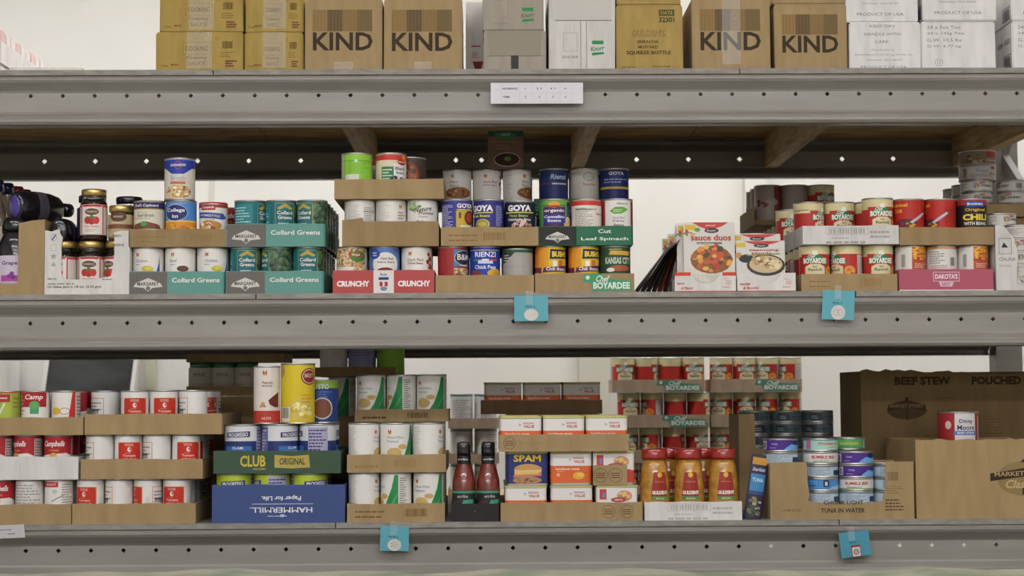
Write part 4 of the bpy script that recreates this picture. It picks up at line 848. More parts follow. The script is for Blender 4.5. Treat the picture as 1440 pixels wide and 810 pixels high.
xa, xb = tray(62.5, 182, PB, .010, z, .157, .25, 'K:d6d3cc', 'jar_case', 'white cardboard case cut open around strawberry jam jars', 'box', art=t_jar,
     top=[(0, .97), (.08, .95), (.16, .985), (.165, 1.0), (.18, .92), (.21, .86), (.195, .74), (.20, .30), (.215, .24), (.33, .225), (.55, .23), (.68, .25), (.78, .27), (.80, .40), (.82, .62), (.815, .93), (.90, .96), (1, .955)], sides=.15, back=.15)
jy = .012 + .0365
jx = [(xa + xb) / 2 + d for d in (-.0643, 0, .0643)]
for b in range(3):
    for i in range(3):
        thing('jam_jar', 'jar', 'strawberry jam jar with gold lid inside the cut white case', JAM, jx[i], jy + .0643 * b, z + TT, (-22, 4, -38)[i] if b == 0 else 0, group='strawberry jars in the white case')
zj = z + TT + .124
thing('jam_jar', 'jar', 'strawberry jam jar standing on top of the other jars', JAM, at(132, 300, .05).x, .05, zj, 4)
thing('honey_jar', 'jar', 'small tan jar with gold lid on top of the cut white case', HONEY, at(170, 300, .055).x, .055, zj, 0)
thing('grape_jar', 'jar', 'dark grape jar behind the topmost strawberry jar', DARKJAR, at(130, 300, .125).x, .125, zj, 20)
thing('grape_jar', 'jar', 'dark jar with black lid behind the small tan jar', DARKLID, at(184, 300, .13).x - .004, .13, zj, 0)

# ---- broth stack
w = 'in the teal tray beside the jam jar case'
tray(181.5, 315.5, PB, Y0, z, .0535, .155, 'K:6a9a90', 'teal_tray', 'teal Collard Greens tray holding white broth cans', art=t_greens('6a9a90', ['Collard Greens']))
row([('broth_c', 209, -14), ('broth_b', 254, -2), ('broth_c', 299, 6)], 365, YC, zc(0), w, back=1)
tray(181, 319, 335, Y0, zt(1), .042, .155, KD, 'kraft_tray', 'kraft tray with faint print holding three different broth and gravy cans', art=t_faint(2, 4, True, '93764a'))
xs = row([('chef_broth', 210, -4), ('college', 255, -4), ('gravy', 300, 0)], 300, YC, zc(1), 'in the kraft tray above white broth cans', back=0)
put('camp', xs[2] + .012, YC + .115, zc(1), 30, 'behind the gravy can'); put('plain_w', xs[0], YC + .11, zc(1), 90, 'behind the navy banded broth can')
put('swanson', at(253, 250, YC + .036).x, YC + .036, zc(1) + H, 2, 'standing on the sky blue can')
# ---- collard stack
for n, (pa, pb, py) in enumerate(((317.5, 455, PB), (318.5, 457, 330))):
    tray(pa, pb, py, Y0, zt(n), .0535, .385, 'K:6a9a90', 'teal_tray', ('teal Collard Greens tray resting on the deck with collard cans', 'teal Collard Greens tray stacked on collard cans')[n], art=t_greens('6a9a90', ['Collard Greens']))
row([('collard', 346, 12), ('collard', 390, -62), ('collard', 434, 2)], 365, YC, zc(0), 'in the teal tray on the deck', back=1, edge=(2, 4))
row([('collard', 352, 75), ('collard', 397, 22), ('collard', 437, -30)], 300, YC, zc(1), 'in the upper teal tray', back=1, edge=(2, 4))
# ---- crunchy stack
tray(468, 611, PB, Y0, z, .0545, .31, 'K:b65755', 'red_tray', 'red tray reading CRUNCHY with white middle panel', art=t_crunchy)
row([('chickpea_photo', 495, 0), ('value_kidney', 541, 0), ('kidney_w', 586, -4)], 365, YC, zc(0), 'in the red CRUNCHY tray', back=1)
tray(481, 617, 330, Y0, zt(1), .060, .31, KD, 'kraft_tray', 'plain kraft tray with one torn raised corner', top=[(0, 1.03), (.10, 1.06), (.215, 1.12), (.22, .985), (.6, .975), (1, .97)], sides=.056)
row([('plain_w', 506, 4), ('plain_w2', 550, -2), ('organic_w', 594, 2)], 295, YC, zc(1), 'in the torn kraft tray', back=1)
tray(470, 624, 265, Y0 - .004, zt(2), .047, .31, KR, 'kraft_tray', 'wide kraft tray at the top of its stack below the wooden support', art=lambda W, Hh: Art().text('PRODUCT', W * .62, Hh * .22, 6, '9c7c4e', 1, w=W * .2, bold=0))
xs = row([('lime', 502, 4), ('hanover', 550, -6)], 230, YC, zc(2), 'in the wide topmost kraft tray', back=0)
put('chili_dark', at(575, 230, .10).x + .004, YC + .11, zc(2), -15, 'behind the red topped bean can'); put('gravy', xs[0] + .01, YC + .12, zc(2), 200, 'behind the lime can')
# ---- goya stack
tray(612.5, 751, PB, Y0, z, .042, .385, KR, 'kraft_tray', 'plain kraft tray on the deck under blue and red cans')
row([('bm', 637, -8), ('rienzi', 682, 2), ('silver_green', 728, 0)], 365, YC, zc(0), 'in the plain kraft tray on the deck', back=4, backkeys=['rienzi', 'bm'])
tray(620, 757, 333, Y0, zt(1), .0435, .385, KR, 'kraft_tray', 'kraft tray with barcode holding blue bean cans', art=t_faint(2, 6, True, '8a6c42', .44))
xs = row([('goya_a', 643, 0), ('goya_b', 688, -8), ('goya_c', 731, -4)], 300, YC, zc(1), 'in the barcode kraft tray', back=4, backkeys=['goya_b', 'goya_a'])
zz = zc(1) + H + .0003
yw = .30
row([('bean_w', 643, 0), ('kidney_w', 684.5, 14), ('bean_w', 727, 50)], 258, yw, zz, 'standing on the blue bean cans')
put('silver_green', at(729, 270, .42).x, .42, zz, 30, 'behind the white bean cans')
# soup carton on top
cx = at(711, 215, yw).x
def c_soup(W, Hh): return Art().rect(0, Hh * .86, W, Hh, '35573f', 1).ell(W * .5, Hh * .88, W * .32, Hh * .09, '3f7a4e', 2).text('SOUP', W * .5, Hh * .9, 6, 'b8c8a8', 3, w=24).lines(W * .2, Hh * .52, W * .8, Hh * .78, 3, '8a6a52', 1, 3).ell(W * .54, Hh * .25, W * .38, Hh * .19, 'a89a8a', 1).ell(W * .54, Hh * .25, W * .35, Hh * .165, '3a2a24', 2).ell(W * .56, Hh * .27, 9, 6, '5f7a3c', 3).ell(W * .14, Hh * .12, 4, 5, '9c4a3a', 2).ell(W * .16, Hh * .72, 8, 5, '9c5a4c', 2)
carton(cx - .045, cx + .045, yw + .004, yw + .062, zz + H + .0003, zz + H + .098, 'K:6c5647', 'soup_carton', 'dark brown soup carton with green top atop the white bean cans', art=c_soup)
# ---- spinach stack
tray(752.5, 892, PB, Y0, z, .045, .46, KR, 'kraft_tray', 'kraft tray with green Boyardee logo patch', art=t_boy())
row([('bush', 774, -18), ('bush', 821, -22), ('kansas', 865, 0)], 365, YC, zc(0), 'in the kraft tray with green logo', back=5)
tray(757.5, 890, 333, Y0, zt(1), .045, .46, 'K:3f7257', 'green_tray', 'dark green Cut Leaf Spinach tray with frayed end', art=t_greens('3f7257', ['Cut', 'Leaf Spinach']))
row([('cannellini', 780, -4), ('white_red', 825, 0), ('leaf_kidney', 868, 0)], 300, YC, zc(1), 'in the dark green spinach tray', back=5)
tray(751, 887, 270, .30, zt(2), .032, .165, 'K:34674b', 'green_tray', 'plain dark green tray on top of the spinach tray cans')
row([('rienzi_dark', 779, -10), ('white_green', 821.5, 0), ('goya_d', 864, -2)], 250, .305, zc(2), 'in the plain dark green tray', back=1, backkeys=['plain_w', 'rienzi_dark'])

# ---- sauce pouches
def pouch_mesh(wd, ht, T, art, base, name):
    n = 12; cuts = [-wd / 2 + wd * i / n for i in range(n + 1)]
    def yf(u, zz):
        c = max(0, 1 - (2 * u / wd) ** 2) ** .8; v = zz / ht
        return T * c * (1 - v) if v > .12 else T * c * .88
    mb = MB(); zs = [0, .12 * ht, .35 * ht, .6 * ht, .85 * ht, ht]
    for i in range(n):
        for j in range(5):
            a_, b_ = cuts[i], cuts[i + 1]; c_, d_ = zs[j], zs[j + 1]
            mb.face([(a_, -yf(a_, c_) - .0006, c_), (b_, -yf(b_, c_) - .0006, c_), (b_, -yf(b_, d_) - .0006, d_), (a_, -yf(a_, d_) - .0006, d_)], base, True)
            mb.face([(a_, yf(a_, c_) + .0006, c_), (a_, yf(a_, d_) + .0006, d_), (b_, yf(b_, d_) + .0006, d_), (b_, yf(b_, c_) + .0006, c_)], base, True)
    m2 = MB(); art.emit(m2, lambda u, zz, off: (u, -yf(u, zz) - .0006 - off * 1.6, zz), cuts)
    return [('pouch_body', mb.mesh(name)), ('print', m2.mesh('print'))]
FOOD = ['c8502c', 'd8893a', 'b83a2c', '4a4a2c', 'd8a84c', '7a4a2c', 'a8602c']
def a_duo(dark=False):
    a = Art().poly([(-40, 162), (46, 162), (30, 152), (12, 146), (-8, 146), (-24, 152)], 'c23a2e', 1).text('SKILLET', 4, 154, 3.5, 'e8cfc4', 2, w=24).ell(6, 142, 17, 6, '2c2a28', 2).text('Knorr', 6, 142, 5, 'd8d4cc', 3, w=22)
    a.rect(-58, 144, -32, 156, 'd8b43a', 1).blobs(-46, 136, 11, 9, ['c8402c', 'd8a04a', '6a8a3a'], 9, 4, 1, 2).ell(-28, 144, 7, 5, '6a9a3a', 1.5)
    a.text('sauce duos', 4, 125, 15, 'b8442c', 3, w=96, bold=.03).rect(-30, 109, 30, 114, '6f6a5c', 2).lines(-28, 110, 28, 113, 1, 'd8d4c8', 3)
    a.ell(4, 62, 56, 46, 'd6cfc0', 1).ell(4, 72, 50, 34, '8a5a2c', 1.5).blobs(4, 74, 46, 30, FOOD, 64, 7.5, 2, 5)
    a.poly([(-42, 36), (50, 36), (38, 4), (-30, 4)], 'c9c4b8', 1.2)
    for i in range(7): a.rect(-30 + 11 * i, 6, -29 + 11 * i, 32, 'b5b0a4', 1.4)
    return a
DUO = pouch_mesh(.122, .162, .008, a_duo(), 'd2cec6', 'pouch_body')
a = Art().poly([(-40, 118), (50, 118), (30, 112), (8, 107), (-14, 110)], 'c23a2e', 1).ell(2, 107, 18, 4.5, '2c2a28', 2).text('Knorr', 2, 107, 4, 'd8d4cc', 3, w=20).rect(-58, 104, -36, 114, 'd8b43a', 1)
a.text('seasoning', 8, 96, 7, 'b8443c', 3, w=70).text('blends', 2, 89, 6, 'b8443c', 3, w=46).poly([(-34, 82), (46, 86), (46, 89), (-30, 85)], '6a9a3a', 2).ell(-34, 76, 18, 10, '22242c', 1).ell(12, 60, 46, 26, '3a2c24', 1).ell(12, 62, 40, 21, 'c2ae84', 1.5).blobs(12, 66, 34, 14, ['d8c498', 'b8985c', '8a6a3c', 'e0d0a8'], 22, 7, 2, 4).ell(-52, 84, 7, 7, 'c8852c', 1)
SEAS = pouch_mesh(.116, .119, .007, a, 'd2cec6', 'pouch_body')
DARKP = pouch_mesh(.10, .135, .005, Art().rect(-46, 20, 46, 110, '6c3a2c', 1).text('sauce', 0, 90, 12, 'd8c8b0', 2, w=60), '4a4440', 'pouch_body')
DARKQ = pouch_mesh(.10, .135, .005, Art().rect(-46, 20, 46, 110, 'b8542c', 1), 'a0482c', 'pouch_body')
yy = .03
x = at(998, 350, .03).x
for i in range(9):
    y = .032 + .0195 * i + (.12 if i > 3 else 0) + (.10 if i > 5 else 0)
    thing('sauce_pouch', 'pouch', 'foremost white sauce duos pouch showing its whole skillet photo' if i == 0 else 'white sauce duos pouch behind the foremost one', DUO, x - (.014 if i % 2 else 0), y, z + (.006 if i < 4 else .0), 0, rx=-3 - (i % 3), group='sauce duos pouches standing in a row')
for i in range(6):
    y = .030 + .018 * i
    thing('seasoning_pouch', 'pouch', 'foremost white seasoning pouch with dark food photo' if i == 0 else 'white seasoning pouch behind the foremost one', SEAS, at(1070 - (4 if i else 0), 370, .03).x, y, z + .004 + (.018 if i == 1 else 0) , 0, rx=-3, group='seasoning pouches standing in a row')
for i in range(6):
    thing('sauce_pouch', 'pouch', 'rust red pouch leaning at a slant among dark pouches' if i == 4 else 'dark pouch leaning at a slant against the sauce duos row', DARKQ if i == 4 else DARKP, at(894 + 8.5 * i, 411, .08).x, .08 + .006 * i, z + .003, 90, rx=(36, 33, 29, 25, 20, 15)[i], group='leaning dark pouches')
def t_duo(wl, words):
    def f(W, Hh):
        a = Art().rect(0, 0, W, 2.2, 'c8483c', 1)
        if wl: a.rect(0, Hh - 8, W * .26, Hh, 'd0503c', 1).rect(W * .78, Hh - 8, W, Hh, 'd0503c', 1)
        a.text(words[0], W * .04, Hh * .42, 7, 'b8443c', 2, al='l', shear=.2).text(words[1], W * .1, Hh * .2, 6.5, 'b8443c', 2, al='l', shear=.2)
        return a.lines(W * .8, Hh * .66, W * .96, Hh * .72, 1, 'c87870', 1).frame(W * .84, Hh * .38, W * .92, Hh * .58, 1, 'c87870', 1).text('24', W * .88, Hh * .48, 4, 'c87870', 1).lines(W * .78, Hh * .22, W * .96, Hh * .32, 1, 'c87870', 1, 4)
    return f
scoop = [(0, 1), (.24, 1), (.29, .75), (.36, .52), (.44, .42), (.56, .42), (.64, .52), (.71, .75), (.76, 1), (1, 1)]
tray(949, 1035, PB, .006, z, .046, .10, 'K:d9d5cf', 'pouch_tray', 'white and red scooped tray reading layers of flavor', art=t_duo(True, ('layers', 'of flavor')), top=scoop, sides=.03)
tray(1037, 1119, PB, .006, z, .044, .13, 'K:d9d5cf', 'pouch_tray', 'white scooped tray reading tender and flavorful', art=t_duo(False, ('tender', '& flavorful')), top=scoop, sides=.03)

# ---- pasta stack
tray(1127, 1262, PB, Y0 + .004, z, .042, .92, KR, 'kraft_tray', 'long kraft tray on the deck under the red pasta cans', art=t_faint(2, 8, True, '93764a', .62))
w = 'in the long kraft tray on the deck'
row([('pasta', 1145, -8), ('pasta', 1190, -62), ('pasta', 1234, 2)], 365, YC + .006, zc(0), w, back=11)
tray(1129, 1264, 330, Y0 - .002, zt(1), .044, .34, 'K:d3d0cb', 'white_tray', 'white printed tray stacked on the pasta cans', art=t_box('a5a19a'))
w = 'in the white printed tray'
xs = row([('pasta', 1234, 6)], 300, YC, zc(1), w + ' before the others')
row([('pasta', 1139, 52), ('pasta', 1180, 6), ('pasta', 1221, 20)], 300, YC + .082, zc(1), w)
put('pasta', at(1108, 310, .30).x + .006, .30, zc(1), 0, w)
tray(1117, 1248, 320, .375, zt(1), .05, .56, KD, 'kraft_tray', 'shaded kraft tray behind the white printed tray')
w = 'in the shaded tray behind'
row([('pasta', 1132, 10), ('pasta', 1174, 40), ('pasta', 1214, 0)], 310, .381, zc(1), w, back=6)
tray(1060, 1178, 300, .66, zt(2), .012, .26, KD, 'kraft_tray', 'highest kraft tray of the pasta stack, set back', sides=.05)
row([('pasta_grey', 1080, -10), ('pasta_grey', 1117, 90), ('pasta', 1154, 20)], 285, .666, zc(2), 'in the highest set back tray', back=1, edge=(0, 2))
# ---- dakota stack
tray(1264.5, 1397, PB, Y0, z, .051, .31, 'K:b05d6c', 'pink_tray', "pink tray reading DAKOTA'S", art=t_dakota)
row([('dakota', 1280, 8), ('dakota_b', 1324, 0), ('dakota', 1367, 4)], 360, YC, zc(0), 'in the pink tray', back=1)
tray(1265, 1398, 330, Y0, z + TT + .1055, .042, .31, KD, 'kraft_tray', 'plain kraft tray holding red chili cans above the pink tray')
row([('hormel', 1278, -14), ('hormel', 1322, -50), ('orig_chili', 1366, 0)], 300, YC, z + TT + .1055 + TT, 'in the kraft tray above the pink tray', back=1)
# ---- chicken cans at the end
zq = z
def t_hut(W, Hh): return Art().frame(8, Hh * .56, 38, Hh * .80, 1, '55524e', 1).poly([(8, Hh * .80), (16, Hh * .88), (34, Hh * .88), (38, Hh * .80)], 'c2bfb9', 1).poly([(14, Hh * .66), (20, Hh * .74), (30, Hh * .66)], '3c3a38', 1).text('CHUNK', 8, Hh * .48, 8, '66635e', 1, al='l', bold=0).text('GROUND', 8, Hh * .38, 4.5, '8a8680', 1, al='l', bold=0).frame(50, Hh * .1, 75, Hh * .36, 1, 'a07c4e', 1)
tray(1401, 1520, PB, .012, z, .155, .27, 'K:d0cdc8', 'can_case', 'tall white case of flat chicken cans at the rack end', 'box', art=t_hut, top=[(0, 1), (.10, 1.0), (.14, .93), (.22, .8), (.26, .6), (.25, .2), (.30, .12), (1, .12)], sides=.15)
def column(key, px, py, y, zb, n, where, rots=None, keys=None):
    x = at(px, py, y).x
    for i in range(n):
        k = keys[i % len(keys)] if keys else key
        put(k, x, y, zb + (TYPES[k]['h'] + .0003) * i, (rots or [0])[i % len(rots or [0])] + random.uniform(-12, 12), where)
for px in (1431, 1482):
    for y in (.066, .155): column('chick', px, 340, y, z + TT, 5, 'in the tall white case', [-10, 30, 8])
zz = z + TT + .0309 * 5
put('chick', at(1409, 320, .075).x, .1, zz + .001, 14, 'on top of the tall white case')
# carton carrying the upper tray behind the chili cans
xa_, xb_ = at(1362, 300, .36).x, at(1500, 300, .36).x
carton(xa_ , 1.455, .36, .70, z, zt(2) - .012, KD, 'cardboard_box', 'plain kraft box behind the chili cans carrying a tray')
tray(1322, 1478, 280, .345, zt(2) - .012, .032, .36, KR, 'kraft_tray', 'kraft tray of flat chicken cans on the box behind the chili')
zf = zt(2) - .012 + TT
for i, yv in enumerate((.395, .48, .565)):
    column('chick', 1352 + 0 * i, 260, .395, zf, 0, '')
    x = at(1373, 260, .395).x
    for lv in range(3 if i else 3): put('chick', x, yv, zf + .0309 * lv, -12 if i == 0 else 60, 'in the tray behind the chili cans')
x = at(1424, 260, .395).x
for lv in range(3): put('chick', x, .395, zf + .0309 * lv, (-70, -50, -90)[lv], 'in the tray behind the chili cans')
x = at(1373, 210, .40).x + .001
put('chick_l', x, .40, zf + .0309 * 3, -4, 'on the flat chicken cans'); put('chick_d', x, .40, zf + .0309 * 3 + .0393, 4, 'topmost on the flat chicken cans')

# ================================================================== LOWER SHELF
z = Z3; PB = 720
HS = .1; LS = HS + TT
zs = lambda n: z + LS * n
# ---- left soup stack
tray(-75, 100, PB, .012, zs(0), .046, .31, KR, 'kraft_tray', 'plain kraft tray on the deck at the shelf end')
row([('camp', -42, 0), ('camp', 1, 0), ('greysoup', 42, 0), ('whitesoup', 83, 0)], 690, .017, zs(0) + TT, 'in the kraft tray at the shelf end', back=1, edge=(3, 3))
tray(-75, 110, 655, .012, zs(1), .053, .31, KW, 'white_tray', 'plain white tray of red soup cans')
row([('camp', -42, 0), ('camp', -2, -38), ('camp', 40, -42), ('camp', 82, -6)], 625, .017, zs(1) + TT, 'in the plain white tray', back=1, edge=(3, 3))
tray(-75, 117, 600, .012, zs(2), .041, .31, KR, 'kraft_tray', 'plain kraft tray of mixed soup cans above the white tray')
row([('limesoup', -30, 0), ('limesoup', 9, 0), ('camp_kid', 50, 10), ('swoosh', 93, -6)], 570, .017, zs(2) + TT, 'in the kraft tray above the white tray', back=1, edge=(3, 3), backkeys=['camp', 'swoosh'])
# ---- tomato soup stack
for n, (pa, pb, hh, lb) in enumerate(((101.5, 275, .047, 'plain kraft tray of four tomato soup cans on the deck'), (113.5, 285, .046, 'plain kraft tray of four tomato soup cans, middle of three'), (119, 312, .048, 'plain kraft tray of tomato soup cans, highest of three'))):
    tray(pa, pb, (720, 658, 598)[n], .012, zs(n), hh, .31, KR, 'kraft_tray', lb)
    xs_, wh = (((128, -14), (168, 175), (208, -62), (249, -10)), 'in the tomato soup tray on the deck') if n == 0 else ((((141, 178), (181, 16), (221, 182), (262, 20)), 'in the middle tomato soup tray') if n == 1 else (((150, 90), (190, 12), (231, 14), (272, 178)), 'in the highest tomato soup tray'))
    if n == 2: xs_ = xs_[1:]
    row([('tomato', p, r_) for p, r_ in xs_], (690, 630, 570)[n], .017, zs(n) + TT, wh, back=1, edge=(len(xs_) - 1, 3))
    if n == 2:
        xq = at(150, 570, .15).x
        for k_ in range(3): put('tomato', xq, .13 + .068 * k_, zs(n) + TT, 200 + 50 * k_, wh)
# ---- blue lid and club stack
def flaredlid(px0, px1, py, y0, zb, h, depth, col, name, label, art): tray(px0, px1, py, y0, zb, h, depth, col, name, label, art=art, cat='lid')
flaredlid(298, 485, PB, .010, z, .0885, .30, 'K:485684', 'paper_box_lid', 'blue paper box lid with upside down white lettering', t_hammer)
HP = .111
row([('prog_green', 332, 0), ('prog_green', 383, -70), ('prog_green', 434, 30)], 675, .020, z + TT, 'in the blue paper box lid', back=1)
z2 = z + TT + HP
tray(300, 479, 650, .014, z2, .053, .29, 'K:475c4a', 'green_tray', 'green tray reading CLUB ORIGINAL', art=t_club)
xs = row([('prog_blue', 342, -10), ('prog_blue', 394, 48), ('prog_blue', 447, -90)], 615, .019, z2 + TT, 'in the green CLUB tray', back=1)
z3_ = z2 + TT + HP
put('peanuts', at(376, 550, .05).x - .001, .05, z3_, -2, 'standing on blue soup cans'); put('yellow', at(419, 550, .062).x, .062, z3_, -4, 'standing on blue soup cans')
put('bluecan', at(452, 560, .125).x, .135, z3_, 30, 'behind the yellow canister')
# jars in a tray behind
xa_, xb_ = at(262, 560, .42).x, at(362, 560, .42).x
zb = at(300, 557, .42).z
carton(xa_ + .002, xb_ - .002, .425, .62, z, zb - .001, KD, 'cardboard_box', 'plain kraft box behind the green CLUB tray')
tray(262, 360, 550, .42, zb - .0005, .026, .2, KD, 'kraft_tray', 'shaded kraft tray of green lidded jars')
for p in (283, 315, 347): thing('spice_jar', 'jar', 'jar with green lid in the shaded kraft tray', SPICE, at(p, 530, .46).x, .46, zb + TT, 0, group='green lidded jars')
xs0 = at(262, 512, .42).x
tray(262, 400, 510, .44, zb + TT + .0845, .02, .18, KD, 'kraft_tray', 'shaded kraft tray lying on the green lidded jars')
# ---- potato stack
HQ = .112; LQ = HQ + TT
tray(488, 625.5, PB, .012, z, .043, .31, KR, 'kraft_tray', 'kraft tray with barcode under the potato cans on the deck', art=t_faint(2, 5, True, '7a5c36', .6))
row([('potato', 512, 98), ('potato', 557, -52), ('potato', 603, -4)], 690, .017, z + TT, 'in the barcode tray on the deck', back=3)
tray(488, 627, 652, .012, z + LQ, .042, .31, KR, 'kraft_tray', 'kraft tray with barcode, middle of the potato stack', art=t_faint(1, 7, True, '9c7c4c', .48))
row([('potato', 512, 96), ('potato', 556, 24), ('potato', 602, 96)], 618, .017, z + LQ + TT, 'in the middle potato tray', back=3)
tray(499, 631, 588, .20, z + 2 * LQ, .030, .16, KD, 'kraft_tray', 'darker kraft tray set back on top of the potato stack', art=t_faint(1, 9, True, '5c4526', .56))
row([('potato', 523, -2), ('potato', 564, -56), ('potato', 606, -6)], 560, .206, z + 2 * LQ + TT, 'in the darker set back tray', back=1)
can_type('lavender', 'vegetable_can', 'can', 'lavender can with white small print', 36.2, 108, '9c98c4', Art().lines(-36, 50, 36, 98, 7, '7a76a8', 2, 5).rect(-60, 92, 60, 96, 'c8c6dc', 2))
# cans behind, left of the potato stack
xa_, xb_ = at(462, 590, .45).x, at(560, 590, .45).x
zb = at(480, 592, .45).z
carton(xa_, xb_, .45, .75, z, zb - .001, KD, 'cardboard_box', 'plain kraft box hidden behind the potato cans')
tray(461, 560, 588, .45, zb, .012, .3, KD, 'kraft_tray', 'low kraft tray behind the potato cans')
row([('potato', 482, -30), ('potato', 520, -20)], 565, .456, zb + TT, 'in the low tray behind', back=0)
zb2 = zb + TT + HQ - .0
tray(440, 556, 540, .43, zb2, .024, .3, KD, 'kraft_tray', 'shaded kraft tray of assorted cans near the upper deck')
row([('plain_w2', 476, 60), ('lavender', 509, 0), ('lime', 543, -60)], 520, .436, zb2 + TT, 'in the shaded tray of assorted cans', back=0)
# ---- hot sauce
tray(634.5, 701.5, PB, .014, z, .042, .17, 'K:332f2e', 'black_tray', 'small black tray of hot sauce bottles', art=lambda W, Hh: Art().ell(W * .5, Hh * .55, 1.5, 1.5, '7a766f', 1))
a = Art().rect(-100, 62, 100, 67, '3f9a7a', 1).text('arriba', 2, 55, 7, 'b9b9b4', 2, w=26).poly([(0, 36), (30, 38), (30, 48), (4, 46)], '3f9a7a', 2).poly([(-28, 34), (-10, 34), (-6, 44), (-24, 46)], '5a2a3a', 2).lines(-26, 24, 26, 32, 1, '5c5c5a', 2)
def hotsauce():
    r = .0275
    P = [part('bottle', [(0, 0), (r - .003, 0), (r, .004), (r, .078), (r * .96, .09), (r * .72, .118), (r * .52, .134), (r * .48, .145)], 'F:74281a', None)]
    mb = MB(); mb.lathe([(r + .0001, .012), (r + .0004, .0125), (r + .0004, .067), (r + .0001, .068)], 28, '2b2a2a', smooth=False); a.emit(mb, cylmap(r + .0004), cylcuts(r + .0004, 28)); P.append(('label', mb.mesh('label')))
    mb = MB(); rn = .0158; mb.lathe([(r * .58, .128), (rn, .134), (rn, .147), (.0148, .150)], 28, '1d1c1c')
    Art().text('arriba', 0, 141, 5, 'd8d6d0', 2, w=26).emit(mb, cylmap(rn), cylcuts(rn, 28)); P.append(('neck_seal', mb.mesh('neck_seal')))
    P.append(part('cap', [(.0148, .148), (.0162, .149), (.0165, .160), (.0158, .163), (.0165, .166), (.016, .178), (.014, .180), (0, .180)], 'P:191818', None))
    return P
HSB = hotsauce()
for i, px in enumerate((653, 686)):
    for b in range(2): thing('hot_sauce_bottle', 'bottle', 'red hot sauce bottle with black cap and green banded label', HSB, at(px, 690, .047).x + (.001 if i else -.001), .047 + .06 * b, z + TT, -10 + 14 * i, group='hot sauce bottles in the black tray')

# ---- rectangular meat tins
def tin_type(key, desc, base, art, band=None, hw=48.5, hd=28, h=79):
    hw, hd, h = hw * .001, hd * .001, h * .001; rc = .008
    def ring(g, z_):
        P = []
        for cx, cy, a0 in ((hw - rc, -hd + rc, -90), (hw - rc, hd - rc, 0), (-hw + rc, hd - rc, 90), (-hw + rc, -hd + rc, 180)):
            for k in range(5):
                t = R(a0 + 90 * k / 4); P.append((cx + (rc + g) * math.cos(t), cy + (rc + g) * math.sin(t), z_))
        return P
    def loft(levels, k, cap=True):
        mb = MB(); prev = None
        for g, z_ in levels:
            r_ = ring(g, z_)
            if prev:
                for i in range(20): mb.face([prev[i], prev[(i + 1) % 20], r_[(i + 1) % 20], r_[i]], k, False)
            prev = r_
        if cap: mb.face(prev, k)
        return mb
    b = loft([(-.0005, .002), (.0006, 0), (.0006, .003), (-.0004, .004), (-.0004, h - .006)], 'steel', False)
    l = loft([(-.0004, h - .006), (.0012, h - .005), (.0014, h), (-.0012, h), (-.002, h - .003)], 'c2bd7c')
    p = loft([(-.0001, .0045), (.0002, .005), (.0002, h - .0065), (-.0001, h - .006)], base, False)
    if band:
        q = loft([(.0003, .005), (.0004, .0055), (.0004, band[1] * .001), (.0003, band[1] * .001 + .0003)], band[0], False)
        off = len(p.v); p.v += q.v; p.f += [tuple(i + off for i in f) for f in q.f]; p.m += [p.mi(band[0])] * len(q.f); p.smooth += q.smooth
    art.emit(p, flatmap((0, -hd - .0003, 0)))
    TYPES[key] = dict(name='meat_tin', cat='tin', desc=desc, r=hw, h=h, d=hd, parts=(('body', b.mesh('tin_body')), ('lid', l.mesh('tin_lid')), ('label', p.mesh('tin_label'))))
a = Art().rect(-40.3, 45, 40.3, 73, 'e2ded8', 1).rect(-40.3, 5, 40.3, 45, 'd9642c', 1).rect(-40.3, 43.5, 40.3, 45, 'd9642c', 1.2).text('BARGAIN', 18, 63, 5, 'b8524c', 2, w=24).text('VALUE', 19, 55, 7, 'b8524c', 2, w=25, bold=.04).text('Pr', -1, 59, 6, '9a8a86', 2, w=6).text('luncheon meat', -8, 38, 6, 'eedcc8', 2, w=56).lines(-33, 31, -8, 33, 1, 'eed0b0', 2).ell(18, 22, 14, 9, 'e0a83a', 2).ell(22, 24, 9, 5, 'e8c05a', 3).ell(-30, 24, 4, 4, 'e8b090', 2)
tin_type('meat_v', 'orange and white luncheon meat tin', 'e2ded8', a, ('d9642c', 45))
a = Art().rect(-40.3, 5, 40.3, 73, '28306c', 1).text('SPAM', 0, 63, 16, 'e0c22c', 3, w=64, bold=.03).ell(2, 37, 33, 13, 'c8975a', 2).rect(-30, 25, 33, 36, 'e0c07c', 2.2).poly([(-34, 18), (34, 22), (32, 31), (-30, 27)], 'c87a6a', 2.6).poly([(-30, 24), (30, 27), (26, 30), (-28, 27)], 'e3c24c', 2.8).ell(0, 12, 34, 9, 'b5825a', 2.4).blobs(0, 12, 30, 5, ['4c6a3a', 'b8604c', '6a8a4a'], 12, 3.6, 3, 3)
tin_type('spam', 'blue luncheon meat tin with yellow SPAM letters', '28306c', a)
a = Art().rect(-40.3, 46, -24, 70, 'c8403c', 1).rect(-33, 50, -27, 62, '4c8ac4', 2).ell(4, 45, 18, 6, 'a8484c', 2.6).text('AMORY', 4, 45, 4, 'e8d8d0', 3, w=20).ell(18, 54, 18, 13, 'd88a74', 1).blobs(18, 54, 14, 10, ['e0a890', 'c8604c', 'd8c06a', '8a9a5c'], 12, 5, 2, 3).rect(-40.3, 5, 40.3, 36, 'c8403c', 1)
tin_type('meat_a', 'white meat tin with pink food photo', 'e0dcd6', a, ('c8403c', 34))
def tins(items, py, y0, z_, where, back=1, bk='meat_v'):
    hd = TYPES['meat_v']['d']
    xs = spread([at(p, py, y0 + hd).x for _, p, _ in items], .1005)
    for b in range(back + 1):
        for (k, p, r_), x in zip(items, xs): put(k if b == 0 else bk, x, y0 + hd + b * .0595, z_, r_ if b == 0 else 0, where if b == 0 else where + ', second row')
    return xs
HT = .079
